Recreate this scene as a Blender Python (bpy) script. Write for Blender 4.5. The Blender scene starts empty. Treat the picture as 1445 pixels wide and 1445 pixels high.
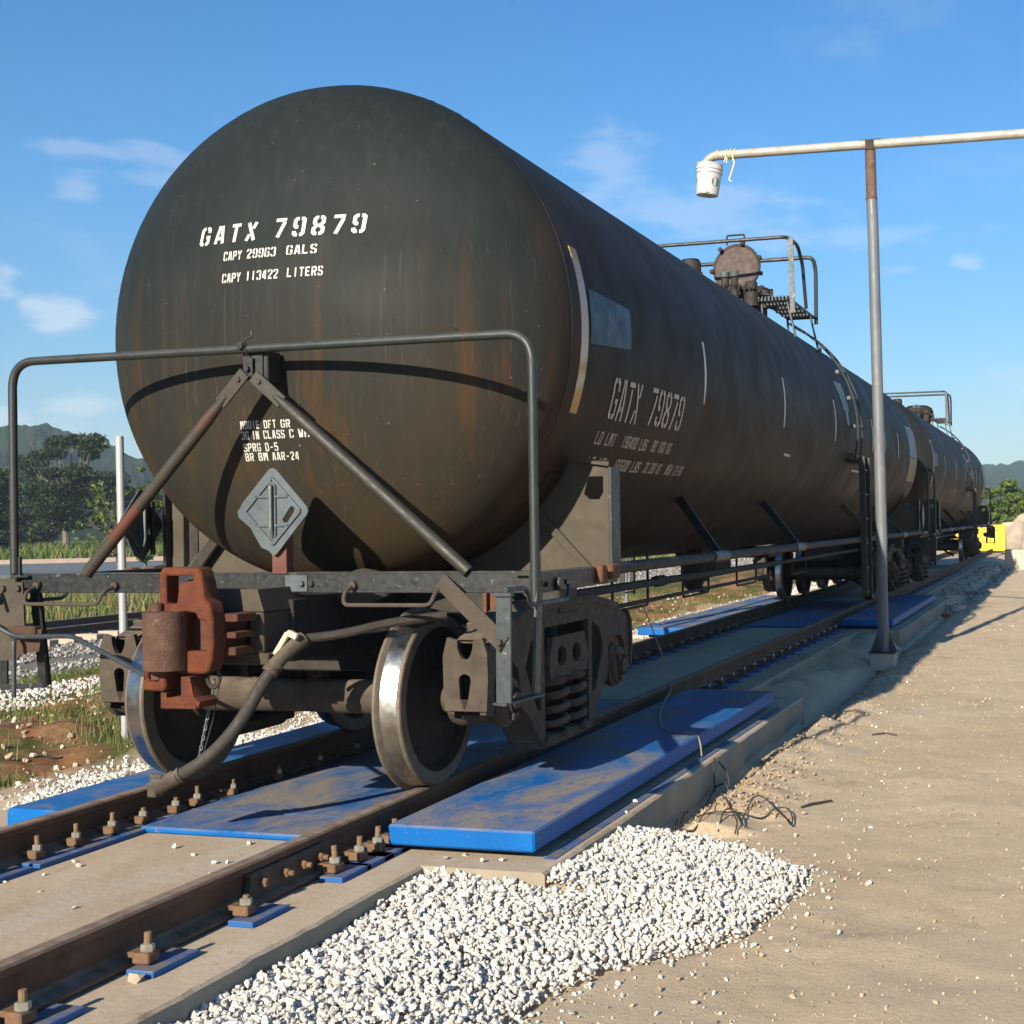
import bpy, bmesh, math, random
import numpy as np
from mathutils import Vector, Matrix
random.seed(7); RNG = np.random.default_rng(7)
S = bpy.context.scene
COL = S.collection
PI = math.pi

# ------------------------------------------------------------------ camera
CAM = (4.088, -6.625, 1.392); YAW, PITCH, ROLL = 0.280, 0.007, -0.015
FPX, CX = 1903.2, 963.5
fw = Vector((-math.sin(YAW)*math.cos(PITCH), math.cos(YAW)*math.cos(PITCH), math.sin(PITCH)))
r0 = Vector((math.cos(YAW), math.sin(YAW), 0)); u0 = r0.cross(fw)
rt = r0*math.cos(ROLL)+u0*math.sin(ROLL); up = -r0*math.sin(ROLL)+u0*math.cos(ROLL)
cd = bpy.data.cameras.new('camera'); cam = bpy.data.objects.new('camera', cd); COL.objects.link(cam)
cd.sensor_width = 36; cd.sensor_fit = 'HORIZONTAL'; cd.lens = 36*FPX/1445
cd.shift_x = -(CX-722.5)/1445; cd.clip_start = 0.05; cd.clip_end = 6000
m = Matrix((rt, up, -fw)).transposed().to_4x4(); m.translation = Vector(CAM); cam.matrix_world = m
S.camera = cam
# ------------------------------------------------------------------ light
SUN_EL = math.radians(23.2); SUN_AZ = math.radians(180+6.6)      # azimuth clockwise from +Y
sd = Vector((math.sin(SUN_AZ)*math.cos(SUN_EL), math.cos(SUN_AZ)*math.cos(SUN_EL), math.sin(SUN_EL)))
sl = bpy.data.lights.new('sun', 'SUN'); sl.energy = 5.0; sl.angle = math.radians(0.5); sl.color = (1.0, 0.89, 0.72)
so = bpy.data.objects.new('sun', sl); COL.objects.link(so); so.rotation_euler = sd.to_track_quat('Z', 'Y').to_euler(); so.location = (0, 0, 60)
W = bpy.data.worlds.new('World'); S.world = W; W.use_nodes = True
wt = W.node_tree; wt.nodes.clear(); N = wt.nodes.new; LK = wt.links.new
wo = N('ShaderNodeOutputWorld'); bg = N('ShaderNodeBackground'); LK(bg.outputs[0], wo.inputs[0])
sky = N('ShaderNodeTexSky'); sky.sky_type = 'NISHITA'; sky.sun_disc = False
sky.sun_elevation = SUN_EL; sky.sun_rotation = SUN_AZ; sky.altitude = 200; sky.air_density = 1.0; sky.dust_density = 0.3; sky.ozone_density = 4.0
bg.inputs[1].default_value = 0.079
tc = N('ShaderNodeTexCoord')
def math_n(op, a, b=None, c=None, clamp=False):
    n = N('ShaderNodeMath'); n.operation = op; n.use_clamp = clamp
    for i, v in enumerate((a, b, c)):
        if v is None: continue
        if isinstance(v, (int, float)): n.inputs[i].default_value = v
        else: LK(v, n.inputs[i])
    return n.outputs[0]
mp = N('ShaderNodeMapping'); LK(tc.outputs['Generated'], mp.inputs[0]); mp.inputs['Scale'].default_value = (1, 1, 2.6)
cn = N('ShaderNodeTexNoise'); LK(mp.outputs[0], cn.inputs['Vector']); cn.inputs['Scale'].default_value = 22; cn.inputs['Detail'].default_value = 7; cn.inputs['Roughness'].default_value = .6
cn2 = N('ShaderNodeTexNoise'); LK(mp.outputs[0], cn2.inputs['Vector']); cn2.inputs['Scale'].default_value = 4.5; cn2.inputs['Detail'].default_value = 5; cn2.inputs['Roughness'].default_value = .55
# real clouds at their directions (x,y,z, half width, half height, strength, threshold)
CLOUDS = [(-.6459,.7493,.1459,.036,.020,.62), (-.672,.7228,.1646,.024,.018,.55), (-.6275,.7457,.2241,.026,.014,.30),
          (-.6066,.7546,.2503,.085,.013,.30), (-.5952,.7681,.2361,.075,.010,.22), (-.6429,.7614,.0829,.050,.020,.62),
          (-.675,.735,.070,.070,.020,.60), (-.655,.752,.056,.050,.014,.75), (-.265,.938,.222,.16,.030,.34), (-.14,.967,.203,.12,.016,.28),
          (-.0708,.9806,.1828,.020,.010,.45), (-.315,.915,.262,.05,.035,.34), (-.1158,.977,.1791,.03,.008,.20),
          (-.03,.9806,.10,.06,.02,.2), (.30,.93,.2,.12,.03,.4), (.75,.64,.16,.10,.03,.5), (-.9,.4,.15,.12,.03,.5), (.5,-.8,.3,.2,.05,.3), (-.5,-.8,.25,.2,.05,.3)]
tot = None; stv = None
for (x, y, z, sx, sz, st) in CLOUDS:
    a = N('ShaderNodeVectorMath'); a.operation = 'SUBTRACT'; LK(tc.outputs['Generated'], a.inputs[0]); a.inputs[1].default_value = (x, y, z)
    b = N('ShaderNodeVectorMath'); b.operation = 'MULTIPLY'; LK(a.outputs[0], b.inputs[0]); b.inputs[1].default_value = (1/sx, 1/sx, 1/sz)
    l = N('ShaderNodeVectorMath'); l.operation = 'LENGTH'; LK(b.outputs[0], l.inputs[0])
    f = math_n('SUBTRACT', 1.0, l.outputs['Value'], clamp=True); g = math_n('MULTIPLY', math_n('MULTIPLY', f, 3.0, clamp=True), st*.62)
    tot = f if tot is None else math_n('MAXIMUM', tot, f); stv = g if stv is None else math_n('MAXIMUM', stv, g)
nn = N('ShaderNodeMapRange'); LK(cn.outputs['Fac'], nn.inputs['Value']); nn.inputs['From Min'].default_value = .36; nn.inputs['From Max'].default_value = .66
n2 = N('ShaderNodeMapRange'); LK(cn2.outputs['Fac'], n2.inputs['Value']); n2.inputs['From Min'].default_value = .56; n2.inputs['From Max'].default_value = .85; n2.inputs['To Max'].default_value = .22
sh_ = N('ShaderNodeMapRange'); LK(math_n('ADD', tot, math_n('MULTIPLY', math_n('SUBTRACT', cn.outputs['Fac'], .5), 2.1)), sh_.inputs['Value']); sh_.inputs['From Min'].default_value = .20; sh_.inputs['From Max'].default_value = .85; sh_.interpolation_type = 'SMOOTHSTEP'
cm = math_n('ADD', math_n('MULTIPLY', sh_.outputs[0], stv), math_n('MULTIPLY', n2.outputs[0], nn.outputs[0]), clamp=True)
mx = N('ShaderNodeMix'); mx.data_type = 'RGBA'; LK(cm, mx.inputs['Factor']); hs = N('ShaderNodeHueSaturation'); hs.inputs['Saturation'].default_value = 1.27; LK(sky.outputs[0], hs.inputs['Color']); sz_ = N('ShaderNodeSeparateXYZ'); LK(tc.outputs['Generated'], sz_.inputs[0]); hr = N('ShaderNodeMapRange'); LK(sz_.outputs['Z'], hr.inputs['Value']); hr.inputs['From Max'].default_value = .24; hr.inputs['To Min'].default_value = .66; hr.inputs['To Max'].default_value = 1.0
vm = N('ShaderNodeVectorMath'); vm.operation = 'SCALE'; LK(hs.outputs[0], vm.inputs[0]); LK(hr.outputs[0], vm.inputs['Scale']); LK(vm.outputs[0], mx.inputs['A']); mx.inputs['B'].default_value = (6.6, 6.5, 6.7, 1)
LK(mx.outputs['Result'], bg.inputs[0])
S.view_settings.view_transform = 'Standard'; S.view_settings.look = 'None'; S.view_settings.exposure = 0.97; S.view_settings.gamma = 1; S.view_settings.use_curve_mapping = False
S.render.engine = 'CYCLES'; S.cycles.max_bounces = 6; S.cycles.volume_bounces = 0; S.cycles.use_denoising = True

# ------------------------------------------------------------------ materials
MATS = {}
def newmat(name):
    mt = bpy.data.materials.new(name); mt.use_nodes = True; nt = mt.node_tree
    b = nt.nodes['Principled BSDF']; return mt, nt, b
class NT:
    def __init__(s, nt):
        s.nt = nt; s.co = nt.nodes.new('ShaderNodeTexCoord').outputs['Object']
    def n(s, t): return s.nt.nodes.new(t)
    def l(s, a, b): s.nt.links.new(a, b)
    def noise(s, scale, detail=5, rough=.55, vs=(1,1,1), loc=(0,0,0), dist=0):
        mp = s.n('ShaderNodeMapping'); s.l(s.co, mp.inputs[0]); mp.inputs['Scale'].default_value = vs; mp.inputs['Location'].default_value = loc
        t = s.n('ShaderNodeTexNoise'); s.l(mp.outputs[0], t.inputs['Vector']); t.inputs['Scale'].default_value = scale; t.inputs['Detail'].default_value = detail
        t.inputs['Roughness'].default_value = rough; t.inputs['Distortion'].default_value = dist; return t.outputs['Fac']
    def voro(s, scale, vs=(1,1,1)):
        mp = s.n('ShaderNodeMapping'); s.l(s.co, mp.inputs[0]); mp.inputs['Scale'].default_value = vs
        t = s.n('ShaderNodeTexVoronoi'); s.l(mp.outputs[0], t.inputs['Vector']); t.inputs['Scale'].default_value = scale; return t
    def ramp(s, f, stops):
        r = s.n('ShaderNodeValToRGB'); s.l(f, r.inputs[0]); e = r.color_ramp.elements
        while len(e) < len(stops): e.new(.5)
        for k, (p, c) in enumerate(stops): e[k].position = p; e[k].color = (*c, 1) if len(c) == 3 else c
        return r.outputs[0]
    def mask(s, f, lo, hi, amt=1.0):
        r = s.n('ShaderNodeMapRange'); s.l(f, r.inputs['Value']); r.inputs['From Min'].default_value = lo; r.inputs['From Max'].default_value = hi; r.inputs['To Max'].default_value = amt
        return r.outputs[0]
    def mix(s, f, a, b):
        m = s.n('ShaderNodeMix'); m.data_type = 'RGBA'
        if isinstance(f, (int, float)): m.inputs['Factor'].default_value = f
        else: s.l(f, m.inputs['Factor'])
        for k, v in (('A', a), ('B', b)):
            if isinstance(v, tuple): m.inputs[k].default_value = (*v, 1)
            else: s.l(v, m.inputs[k])
        return m.outputs['Result']
    def mul(s, a, b, op='MULTIPLY'):
        m = s.n('ShaderNodeMath'); m.operation = op; m.use_clamp = True
        for i, v in enumerate((a, b)):
            if isinstance(v, (int, float)): m.inputs[i].default_value = v
            else: s.l(v, m.inputs[i])
        return m.outputs[0]
    def xyz(s):
        x = s.n('ShaderNodeSeparateXYZ'); s.l(s.co, x.inputs[0]); return x.outputs
    def bump(s, f, b, strength, dist=.01, prev=None):
        n = s.n('ShaderNodeBump'); s.l(f, n.inputs['Height']); n.inputs['Strength'].default_value = strength; n.inputs['Distance'].default_value = dist
        if prev is not None: s.l(prev, n.inputs['Normal'])
        s.l(n.outputs[0], b.inputs['Normal']); return n.outputs[0]
def pm(name, c1, c2, scale=6, rough=.7, metal=0, bump=.2, bd=.004, spots=None, dust=None, vs=(1,1,1), rv=.12, bs=None):
    """two-tone noise paint; spots=(colour, scale, lo, hi, amount); dust=(colour, amount) settles on upward faces in patches"""
    if name in MATS: return MATS[name]
    mt, nt, b = newmat(name); t = NT(nt)
    c = t.mix(t.mask(t.noise(scale, 6, .6, vs), .32, .68), c1, c2)
    if spots:
        col, sc, lo, hi, am = spots; c = t.mix(t.mask(t.noise(sc, 5, .6, (1,1,1), (3.1, 1.7, .4)), lo, hi, am), c, col)
    if dust:
        g = t.n('ShaderNodeNewGeometry'); sx = t.n('ShaderNodeSeparateXYZ'); t.l(g.outputs['Normal'], sx.inputs[0])
        f = t.mul(t.mask(sx.outputs['Z'], .2, .9), t.mask(t.noise(9, 6, .65, (1,1,1), (5, 2, 1)), .3, .62, dust[1])); c = t.mix(f, c, dust[0])
    t.l(c, b.inputs['Base Color']); b.inputs['Metallic'].default_value = metal
    t.l(t.mask(t.noise(scale*2.3, 4), .3, .7), b.inputs['Roughness']); 
    r = b.inputs['Roughness'].links[0].from_node; r.inputs['To Min'].default_value = max(.02, rough-rv); r.inputs['To Max'].default_value = min(1, rough+rv)
    if bump: t.bump(t.noise(bs or scale*6, 6, .65), b, bump, bd)
    MATS[name] = mt; return mt

DUST = (.30, .235, .165)
def tank_mat():
    mt, nt, b = newmat('tank_paint'); t = NT(nt); X, Y, Z = t.xyz()
    base = t.mix(t.mask(t.noise(1.6, 6, .6), .3, .7), (.0115, .0158, .0163), (.0175, .0220, .0220))
    st = t.noise(3.2, 7, .62, (1.6, 1.6, .10)); st2 = t.noise(9, 6, .6, (2.2, 2.2, .05), (4, 1, 2))
    base = t.mix(t.mask(st2, .50, .74, .18), base, (.050, .051, .046))
    base = t.mix(t.mul(t.mask(t.noise(26, 4, .55, (1.4, 1.4, .022), (1, 5, 2)), .60, .70, .42), t.mul(t.mask(Z, 3.0, 2.75), t.mask(t.noise(2.2, 4), .35, .6))), base, (.085, .082, .070))
    low = t.mask(Z, 2.95, 1.25)                                   # grime thrown up from below
    wob = t.mask(t.noise(1.3, 5, .6, (1, 1, .35), (2, 7, 1)), .25, .70)
    base = t.mix(t.mul(low, t.mul(wob, .75)), base, (.058, .037, .017))
    base = t.mix(t.mul(t.mask(st, .54, .74, .8), t.mask(Z, 3.1, 2.2)), base, (.078, .037, .013))
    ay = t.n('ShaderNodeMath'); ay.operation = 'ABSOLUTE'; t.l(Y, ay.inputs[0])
    side = t.mul(t.mask(ay.outputs[0], 8.75, 8.2), t.mask(Z, 4.1, 3.0, .92)); base = t.mix(t.mul(side, t.mask(t.noise(1.7, 6, .6, (1,1,.5), (3,3,3)), .1, .5)), base, (.030, .0195, .0115))  # brown flank grime plus a warm tint painted in against the blue skylight
    sm = t.mul(t.mul(t.mask(ay.outputs[0], 8.35, 8.70), t.mask(ay.outputs[0], 9.0, 8.74)), t.mask(Z, 3.65, 2.9)); base = t.mix(t.mul(sm, t.mask(t.noise(4, 6, .65, (1,1,.3), (6,1,4)), .34, .66, .8)), base, (.070, .034, .016))
    sp = t.noise(38, 3, .6); base = t.mix(t.mask(sp, .71, .76, .7), base, (.22, .16, .10))
    sp2 = t.noise(26, 2, .5, (1,1,1), (9, 2, 5)); base = t.mix(t.mask(sp2, .74, .77, .9), base, (.006, .006, .006))
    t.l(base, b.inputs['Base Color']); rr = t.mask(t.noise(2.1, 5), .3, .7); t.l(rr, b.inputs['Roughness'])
    n = rr.node; n.inputs['To Min'].default_value = .50; n.inputs['To Max'].default_value = .66
    b.inputs['Specular IOR Level'].default_value = .10
    p = t.bump(t.noise(.9, 3, .5), b, .12, .03); t.bump(t.noise(60, 5, .6), b, .12, .003, p)
    return mt
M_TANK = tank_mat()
M_BLK = pm('black_frame_paint', (.007,.0085,.010), (.014,.016,.017), 14, .45, 0, .15, .002, spots=((.14,.14,.13), 30, .62, .72, .8), dust=((.17,.14,.10), .6))
M_PIPE = pm('black_pipe_paint', (.014,.018,.018), (.024,.028,.027), 10, .5, 0, .12, .002, spots=((.05,.034,.02), 18, .64, .74, .7), dust=((.10,.10,.09), .4))
M_RUSTPIPE = pm('rusting_brace', (.026,.021,.015), (.036,.029,.021), 9, .7, 0, .3, .003, spots=((.080,.022,.010), 2.6, .52, .60, .95))
M_DIRTY = pm('dusty_steel', (.045,.035,.025), (.066,.052,.038), 7, .85, 0, .25, .004, spots=((.30,.25,.19), 44, .70, .76, .6))
M_SADDLE = pm('dusty_olive_plate', (.048,.040,.027), (.066,.054,.037), 5, .8, 0, .2, .003, spots=((.30,.26,.2), 50, .71, .77, .7))
M_CAST = pm('truck_casting', (.040,.030,.021), (.066,.051,.036), 9, .85, 0, .45, .006, spots=((.28,.24,.19), 36, .69, .75, .75), dust=((.15,.12,.085), .8))
M_UNDER = pm('underframe_black', (.014,.0115,.0095), (.028,.022,.017), 8, .75, 0, .3, .004)
M_COUP = pm('coupler_rust', (.070,.0145,.0028), (.125,.028,.0050), 13, .85, 0, .8, .010, spots=((.045,.018,.010), 16, .55, .70, .6))
M_KNUCK = pm('knuckle_rust', (.060,.026,.015), (.105,.050,.031), 15, .75, .05, .8, .008, spots=((.22,.19,.165), 15, .60, .70, .6))
M_ORANGE = pm('orange_primer_rust', (.090,.034,.014), (.12,.050,.021), 8, .85, 0, .3)
M_TREAD = pm('polished_tread', (.30,.30,.29), (.42,.41,.39), 9, .30, 1.0, .05, .002, vs=(1,.3,.3), rv=.08)
M_FLANGE = pm('wheel_flange_steel', (.10,.080,.058), (.16,.13,.095), 16, .65, .3, .3, .003)
M_WHEEL = pm('wheel_plate_rust', (.015,.0105,.008), (.027,.018,.012), 9, .85, 0, .3)
M_HOSE = pm('hose_rubber', (.018,.016,.014), (.029,.026,.022), 10, .75, 0, .25, .002, dust=((.09,.07,.05), .6))
M_CREAM = pm('cream_lever', (.56,.47,.32), (.64,.55,.40), 14, .5, 0, .1, .001)
M_ALU = pm('cast_aluminium', (.052,.068,.078), (.080,.098,.108), 9, .5, .1, .3, .003, spots=((.30,.13,.07), 14, .66, .72, .7))
M_GALV = pm('galvanised_steel', (.105,.118,.132), (.15,.163,.178), 5, .55, .12, .12, .002, vs=(1,1,.3), spots=((.40,.36,.30), 7, .62, .75, .5))
M_STEP = pm('grey_step_steel', (.024,.032,.036), (.040,.050,.054), 12, .45, .1, .15, .002, spots=((.30,.30,.29), 24, .64, .72, .6))
M_WHITE = pm('white_stencil', (.40,.40,.37), (.52,.52,.49), 30, .6, 0, 0, spots=((.20,.19,.17), 60, .62, .70, .6))
M_STRIP = None
def strip_mat():
    mt, nt, b = newmat('reflective_tape'); t = NT(nt); X, Y, Z = t.xyz()
    c = t.mix(t.mask(t.noise(14, 4), .3, .7), (.58,.56,.55), (.72,.70,.68))
    f = t.mul(t.mask(Z, 2.45, 2.28), t.mask(t.noise(6, 4, .6), .25, .6))
    c = t.mix(f, c, (.42, .20, .05)); t.l(c, b.inputs['Base Color']); b.inputs['Roughness'].default_value = .45; return mt
M_STRIP = strip_mat()
def strip1_mat():
    mt, nt, b = newmat('reflective_tape_first'); t = NT(nt); X, Y, Z = t.xyz(); z = t.n('ShaderNodeMath'); z.operation = 'MULTIPLY_ADD'; t.l(t.noise(4, 3), z.inputs[0]); z.inputs[1].default_value = .25; t.l(Z, z.inputs[2])
    mr = t.n('ShaderNodeMapRange'); t.l(z.outputs[0], mr.inputs['Value']); mr.inputs['From Min'].default_value = 2.1; mr.inputs['From Max'].default_value = 3.05
    c = t.ramp(mr.outputs[0], [(0, (.40,.21,.04)), (.16, (.46,.26,.06)), (.24, (.55,.45,.33)), (.34, (.42,.25,.07)), (.42, (.55,.46,.36)), (.6, (.46,.36,.30)), (.88, (.44,.33,.29)), (1, (.45,.24,.04))]); t.l(c, b.inputs['Base Color']); b.inputs['Roughness'].default_value = .5; return mt
M_STRIP1 = strip1_mat()
M_FADED = pm('faded_side_stencil', (.46,.38,.29), (.58,.50,.40), 30, .7, 0, 0, spots=((.08,.07,.05), 40, .58, .68, .8))
M_BLUEPATCH = pm('fresh_blue_black_patch', (.013,.022,.040), (.018,.028,.047), 4, .5, 0, .05)
M_GREYPATCH = pm('chalky_grey_patch', (.16,.22,.25), (.21,.27,.30), 5, .6, 0, .05, spots=((.10,.08,.05), 9, .58, .7, .7))
M_TAN = pm('tan_grime_patch', (.26,.19,.11), (.34,.25,.15), 9, .75, 0, .05)
M_MANLID = pm('manway_lid_inside', (.052,.034,.028), (.072,.049,.041), 8, .7, 0, .15)
M_CHROME = pm('valve_steel', (.10,.115,.12), (.15,.165,.17), 12, .42, .35, .05)
M_RAIL = pm('rail_rust', (.085,.040,.022), (.14,.070,.040), 7, .85, 0, .35, .003, spots=((.06,.03,.018), 3, .52, .66, .6), dust=((.25,.20,.15), .85))
M_RAILB = pm('old_rail_brown', (.050,.036,.028), (.08,.055,.04), 7, .8, 0, .3, dust=((.30,.25,.2), .9))
M_CLIP = pm('clip_rust', (.11,.060,.032), (.17,.095,.052), 18, .85, 0, .35, .003)
M_BOLT = pm('bolt_ochre_rust', (.14,.090,.045), (.20,.135,.075), 25, .8, .1, .3, .002)
M_NUT = pm('zinc_nut', (.30,.30,.25), (.40,.39,.33), 25, .45, .5, .15, .001, spots=((.30,.18,.08), 30, .58, .66, .5))
M_BLUEP = pm('blue_base_plate_paint', (.004,.075,.26), (.006,.095,.32), 8, .6, 0, .1, .002, dust=((.17,.15,.12), 1.0))
def deck_mat(name, dustamt):
    mt, nt, b = newmat(name); t = NT(nt)
    g = t.n('ShaderNodeNewGeometry'); sx = t.n('ShaderNodeSeparateXYZ'); t.l(g.outputs['Normal'], sx.inputs[0])
    c = t.mix(t.mask(t.noise(3, 5), .3, .7), (.002, .085, .30), (.003, .112, .36))
    c = t.mix(t.mask(t.noise(55, 3), .66, .74, .35), c, (.08, .25, .62))
    d1 = t.noise(2.0, 7, .66, (1, .45, 1), (1.3, .6, 0), .6); d2 = t.noise(24, 5, .6, (1, .3, 1))
    d3 = t.noise(70, 4, .7); f = t.mul(t.mask(d1, .47-dustamt*.08, .68-dustamt*.08), t.mask(d2, .20, .48)); f = t.mul(f, t.mask(d3, .16, .48)); f = t.mul(f, t.mask(sx.outputs['Z'], .5, .9, .95))
    c = t.mix(f, c, (.25, .20, .14)); c = t.mix(t.mul(t.mask(sx.outputs['Z'], .5, .9), t.mask(t.noise(7, 5, .6, (1,1,1), (7,3,1)), .3, .7, .20)), c, (.05, .15, .24))
    e = t.mul(t.mask(t.noise(18, 4, .7, (1,1,.4), (2,8,3)), .64, .70, .8), 1.0); c = t.mix(e, c, (.21, .155, .10))
    t.l(c, b.inputs['Base Color']); t.l(t.mask(f, 0, 1), b.inputs['Roughness']); r = b.inputs['Roughness'].links[0].from_node; r.inputs['To Min'].default_value = .5; r.inputs['To Max'].default_value = .95; b.inputs['Specular IOR Level'].default_value = .16
    vo = t.voro(42, (1, 2.2, 1)); p = t.bump(vo.outputs['Distance'], b, .22, .004); t.bump(t.noise(120, 3), b, .12, .002, p)
    return mt
M_DECK = deck_mat('blue_deck_plate', .95); M_DECKB = deck_mat('bright_blue_deck_plate', .4); M_DECKD = deck_mat('dusty_blue_deck_plate', 1.25)
def conc_mat():
    mt, nt, b = newmat('dusty_concrete'); t = NT(nt)
    c = t.mix(t.mask(t.noise(2.2, 7, .62, (1,.5,1)), .3, .7), (.36,.275,.185), (.46,.375,.275))
    c = t.mix(t.mask(t.noise(1.3, 6, .6, (1,.35,1), (4,2,0), .8), .52, .72, .8), c, (.33,.225,.14))
    c = t.mix(t.mask(t.noise(1.6, 5, .6, (1,.3,1), (8,5,0)), .56, .72, .6), c, (.42,.41,.38))
    c = t.mix(t.mask(t.noise(30, 4, .6), .66, .74, .5), c, (.18,.13,.09)); c = t.mix(t.mask(t.noise(9, 5, .7, (1,1,1), (1,6,2)), .62, .7, .5), c, (.26,.15,.085))
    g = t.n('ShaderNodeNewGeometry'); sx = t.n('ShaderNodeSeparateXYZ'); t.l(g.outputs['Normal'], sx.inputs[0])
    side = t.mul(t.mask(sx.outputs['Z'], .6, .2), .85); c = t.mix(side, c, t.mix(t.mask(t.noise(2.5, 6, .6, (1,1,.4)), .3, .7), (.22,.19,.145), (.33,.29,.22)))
    t.l(c, b.inputs['Base Color']); b.inputs['Roughness'].default_value = .95
    p = t.bump(t.noise(14, 8, .7), b, .5, .012); t.bump(t.noise(110, 4, .6), b, .3, .003, p); return mt
M_CONC = conc_mat()
def ground_mat():
    mt, nt, b = newmat('dry_earth'); t = NT(nt); X, Y, Z = t.xyz()
    dry = t.mix(t.mask(t.noise(.7, 8, .62), .3, .7), (.52,.40,.262), (.63,.505,.35))
    dry = t.mix(t.mask(t.noise(.35, 6, .6, (1,.6,1), (3,9,0)), .50, .66, .6), dry, (.50,.43,.33))
    dry = t.mix(t.mask(t.noise(1.5, 7, .7, (1,1,1), (6,2,0)), .58, .72, .75), dry, (.37,.245,.15))
    dry = t.mix(t.mul(t.mask(t.noise(34, 6, .75), .52, .68, .75), t.mask(t.noise(1.1, 5, .6, (1,1,1), (9,9,0)), .40, .62)), dry, (.66,.57,.45)); dry = t.mix(t.mask(t.noise(24, 6, .75, (1,1,1), (2,2,2)), .57, .70, .60), dry, (.29,.20,.13)); dry = t.mix(t.mask(t.noise(60, 5, .75, (1,1,1), (7,1,2)), .60, .70, .55), dry, (.36,.27,.18))
    soil = t.mix(t.mask(t.noise(2.4, 8, .66), .35, .65), (.20,.085,.038), (.34,.17,.085)); soil = t.mix(t.mask(t.noise(9, 6, .7, (1,1,1), (4,4,0)), .52, .68, .7), soil, (.42,.30,.19))
    green = t.mix(t.mask(t.noise(3, 6, .6), .35, .65), (.055,.075,.018), (.11,.115,.03))
    gm = t.mask(t.noise(.8, 6, .65, (1,1,1), (1,1,0)), .42, .56)
    left = t.mix(gm, soil, green)
    far = t.mix(t.mask(t.noise(.12, 6, .65), .35, .65), (.075,.095,.022), (.16,.15,.05))
    wob = t.noise(.9, 6, .6, (1,1,1), (2,5,0)); xs = t.n('ShaderNodeMath'); xs.operation = 'MULTIPLY_ADD'; t.l(wob, xs.inputs[0]); xs.inputs[1].default_value = 1.6; t.l(X, xs.inputs[2])
    c = t.mix(t.mask(xs.outputs[0], -1.7, -2.4), dry, left); c = t.mix(t.mul(t.mask(xs.outputs[0], -9.6, -10.4), 1.0), c, t.mix(t.mask(t.noise(9, 6, .7), .35, .65), (.14,.125,.105), (.26,.24,.21))); c = t.mix(t.mask(xs.outputs[0], -16.0, -17.5), c, far)
    yf = t.mask(Y, 70, 110); c = t.mix(yf, c, far)
    t.l(c, b.inputs['Base Color']); b.inputs['Roughness'].default_value = 1.0; b.inputs['Specular IOR Level'].default_value = .15
    p = t.bump(t.noise(9, 8, .75), b, .25, .02); p = t.bump(t.noise(38, 6, .78), b, .8, .018, p); t.bump(t.noise(130, 4, .7), b, .8, .007, p); return mt
M_GROUND = ground_mat()
def stone_mat(name, stops, sc=22):
    mt, nt, b = newmat(name); t = NT(nt); g = t.n('ShaderNodeNewGeometry'); c = t.ramp(g.outputs['Random Per Island'], stops)
    c = t.mix(t.mask(t.noise(sc, 5, .65), .50, .70, .55), c, (.30,.26,.21)); t.l(c, b.inputs['Base Color']); b.inputs['Roughness'].default_value = .92; b.inputs['Specular IOR Level'].default_value = .2
    t.bump(t.noise(70, 5, .65), b, .3, .003); return mt
M_STONE = stone_mat('white_crushed_stone', [(0, (.36,.35,.33)), (.12, (.48,.465,.44)), (.4, (.55,.53,.485)), (.6, (.56,.51,.44)), (.8, (.62,.605,.57)), (1, (.66,.65,.61))])
M_BALLAST = stone_mat('grey_ballast', [(0, (.10,.095,.085)), (.3, (.20,.19,.175)), (.6, (.30,.285,.26)), (.85, (.40,.385,.36)), (1, (.48,.47,.45))], 9)
M_PEBBLE = stone_mat('tan_pebble', [(0, (.24,.17,.11)), (.4, (.36,.28,.19)), (.75, (.46,.37,.27)), (1, (.56,.49,.40))], 12)
M_SLEEPER = pm('concrete_sleeper', (.34,.28,.21), (.44,.37,.29), 4, .95, 0, .3)
M_ROAD = pm('grey_asphalt', (.095,.105,.115), (.13,.14,.15), .3, .85, 0, .2)
M_KERB = pm('pinkish_kerb', (.34,.25,.20), (.42,.32,.26), 1, .9)
M_YEL = pm('yellow_machine_paint', (.78,.50,.005), (.84,.56,.008), 4, .45, 0, .05, .002, spots=((.35,.22,.03), 6, .70, .78, .5))
M_BUCK = pm('white_bucket_plastic', (.42,.43,.44), (.50,.51,.52), 6, .35, 0, 0)
M_GREENP = pm('green_print', (.03,.10,.07), (.04,.13,.09), 9, .5, 0, 0)
M_ROPE = pm('yellow_twine', (.62,.50,.22), (.72,.60,.34), 40, .9, 0, .2)
M_WIRE = pm('black_wire', (.030,.022,.018), (.055,.040,.030), 20, .6, 0, .1)
M_PALEROD = pm('pale_cable', (.20,.18,.14), (.28,.25,.2), 20, .6, 0, .1)
M_RED = pm('red_rag', (.30,.035,.02), (.38,.06,.04), 12, .8, 0, .2)
M_PALECONC = pm('pale_concrete', (.36,.32,.26), (.45,.41,.34), 4, .95, 0, .3)
M_SHELLRED = pm('red_oxide_post', (.085,.030,.021), (.11,.043,.030), 8, .8, 0, .2)
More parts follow.
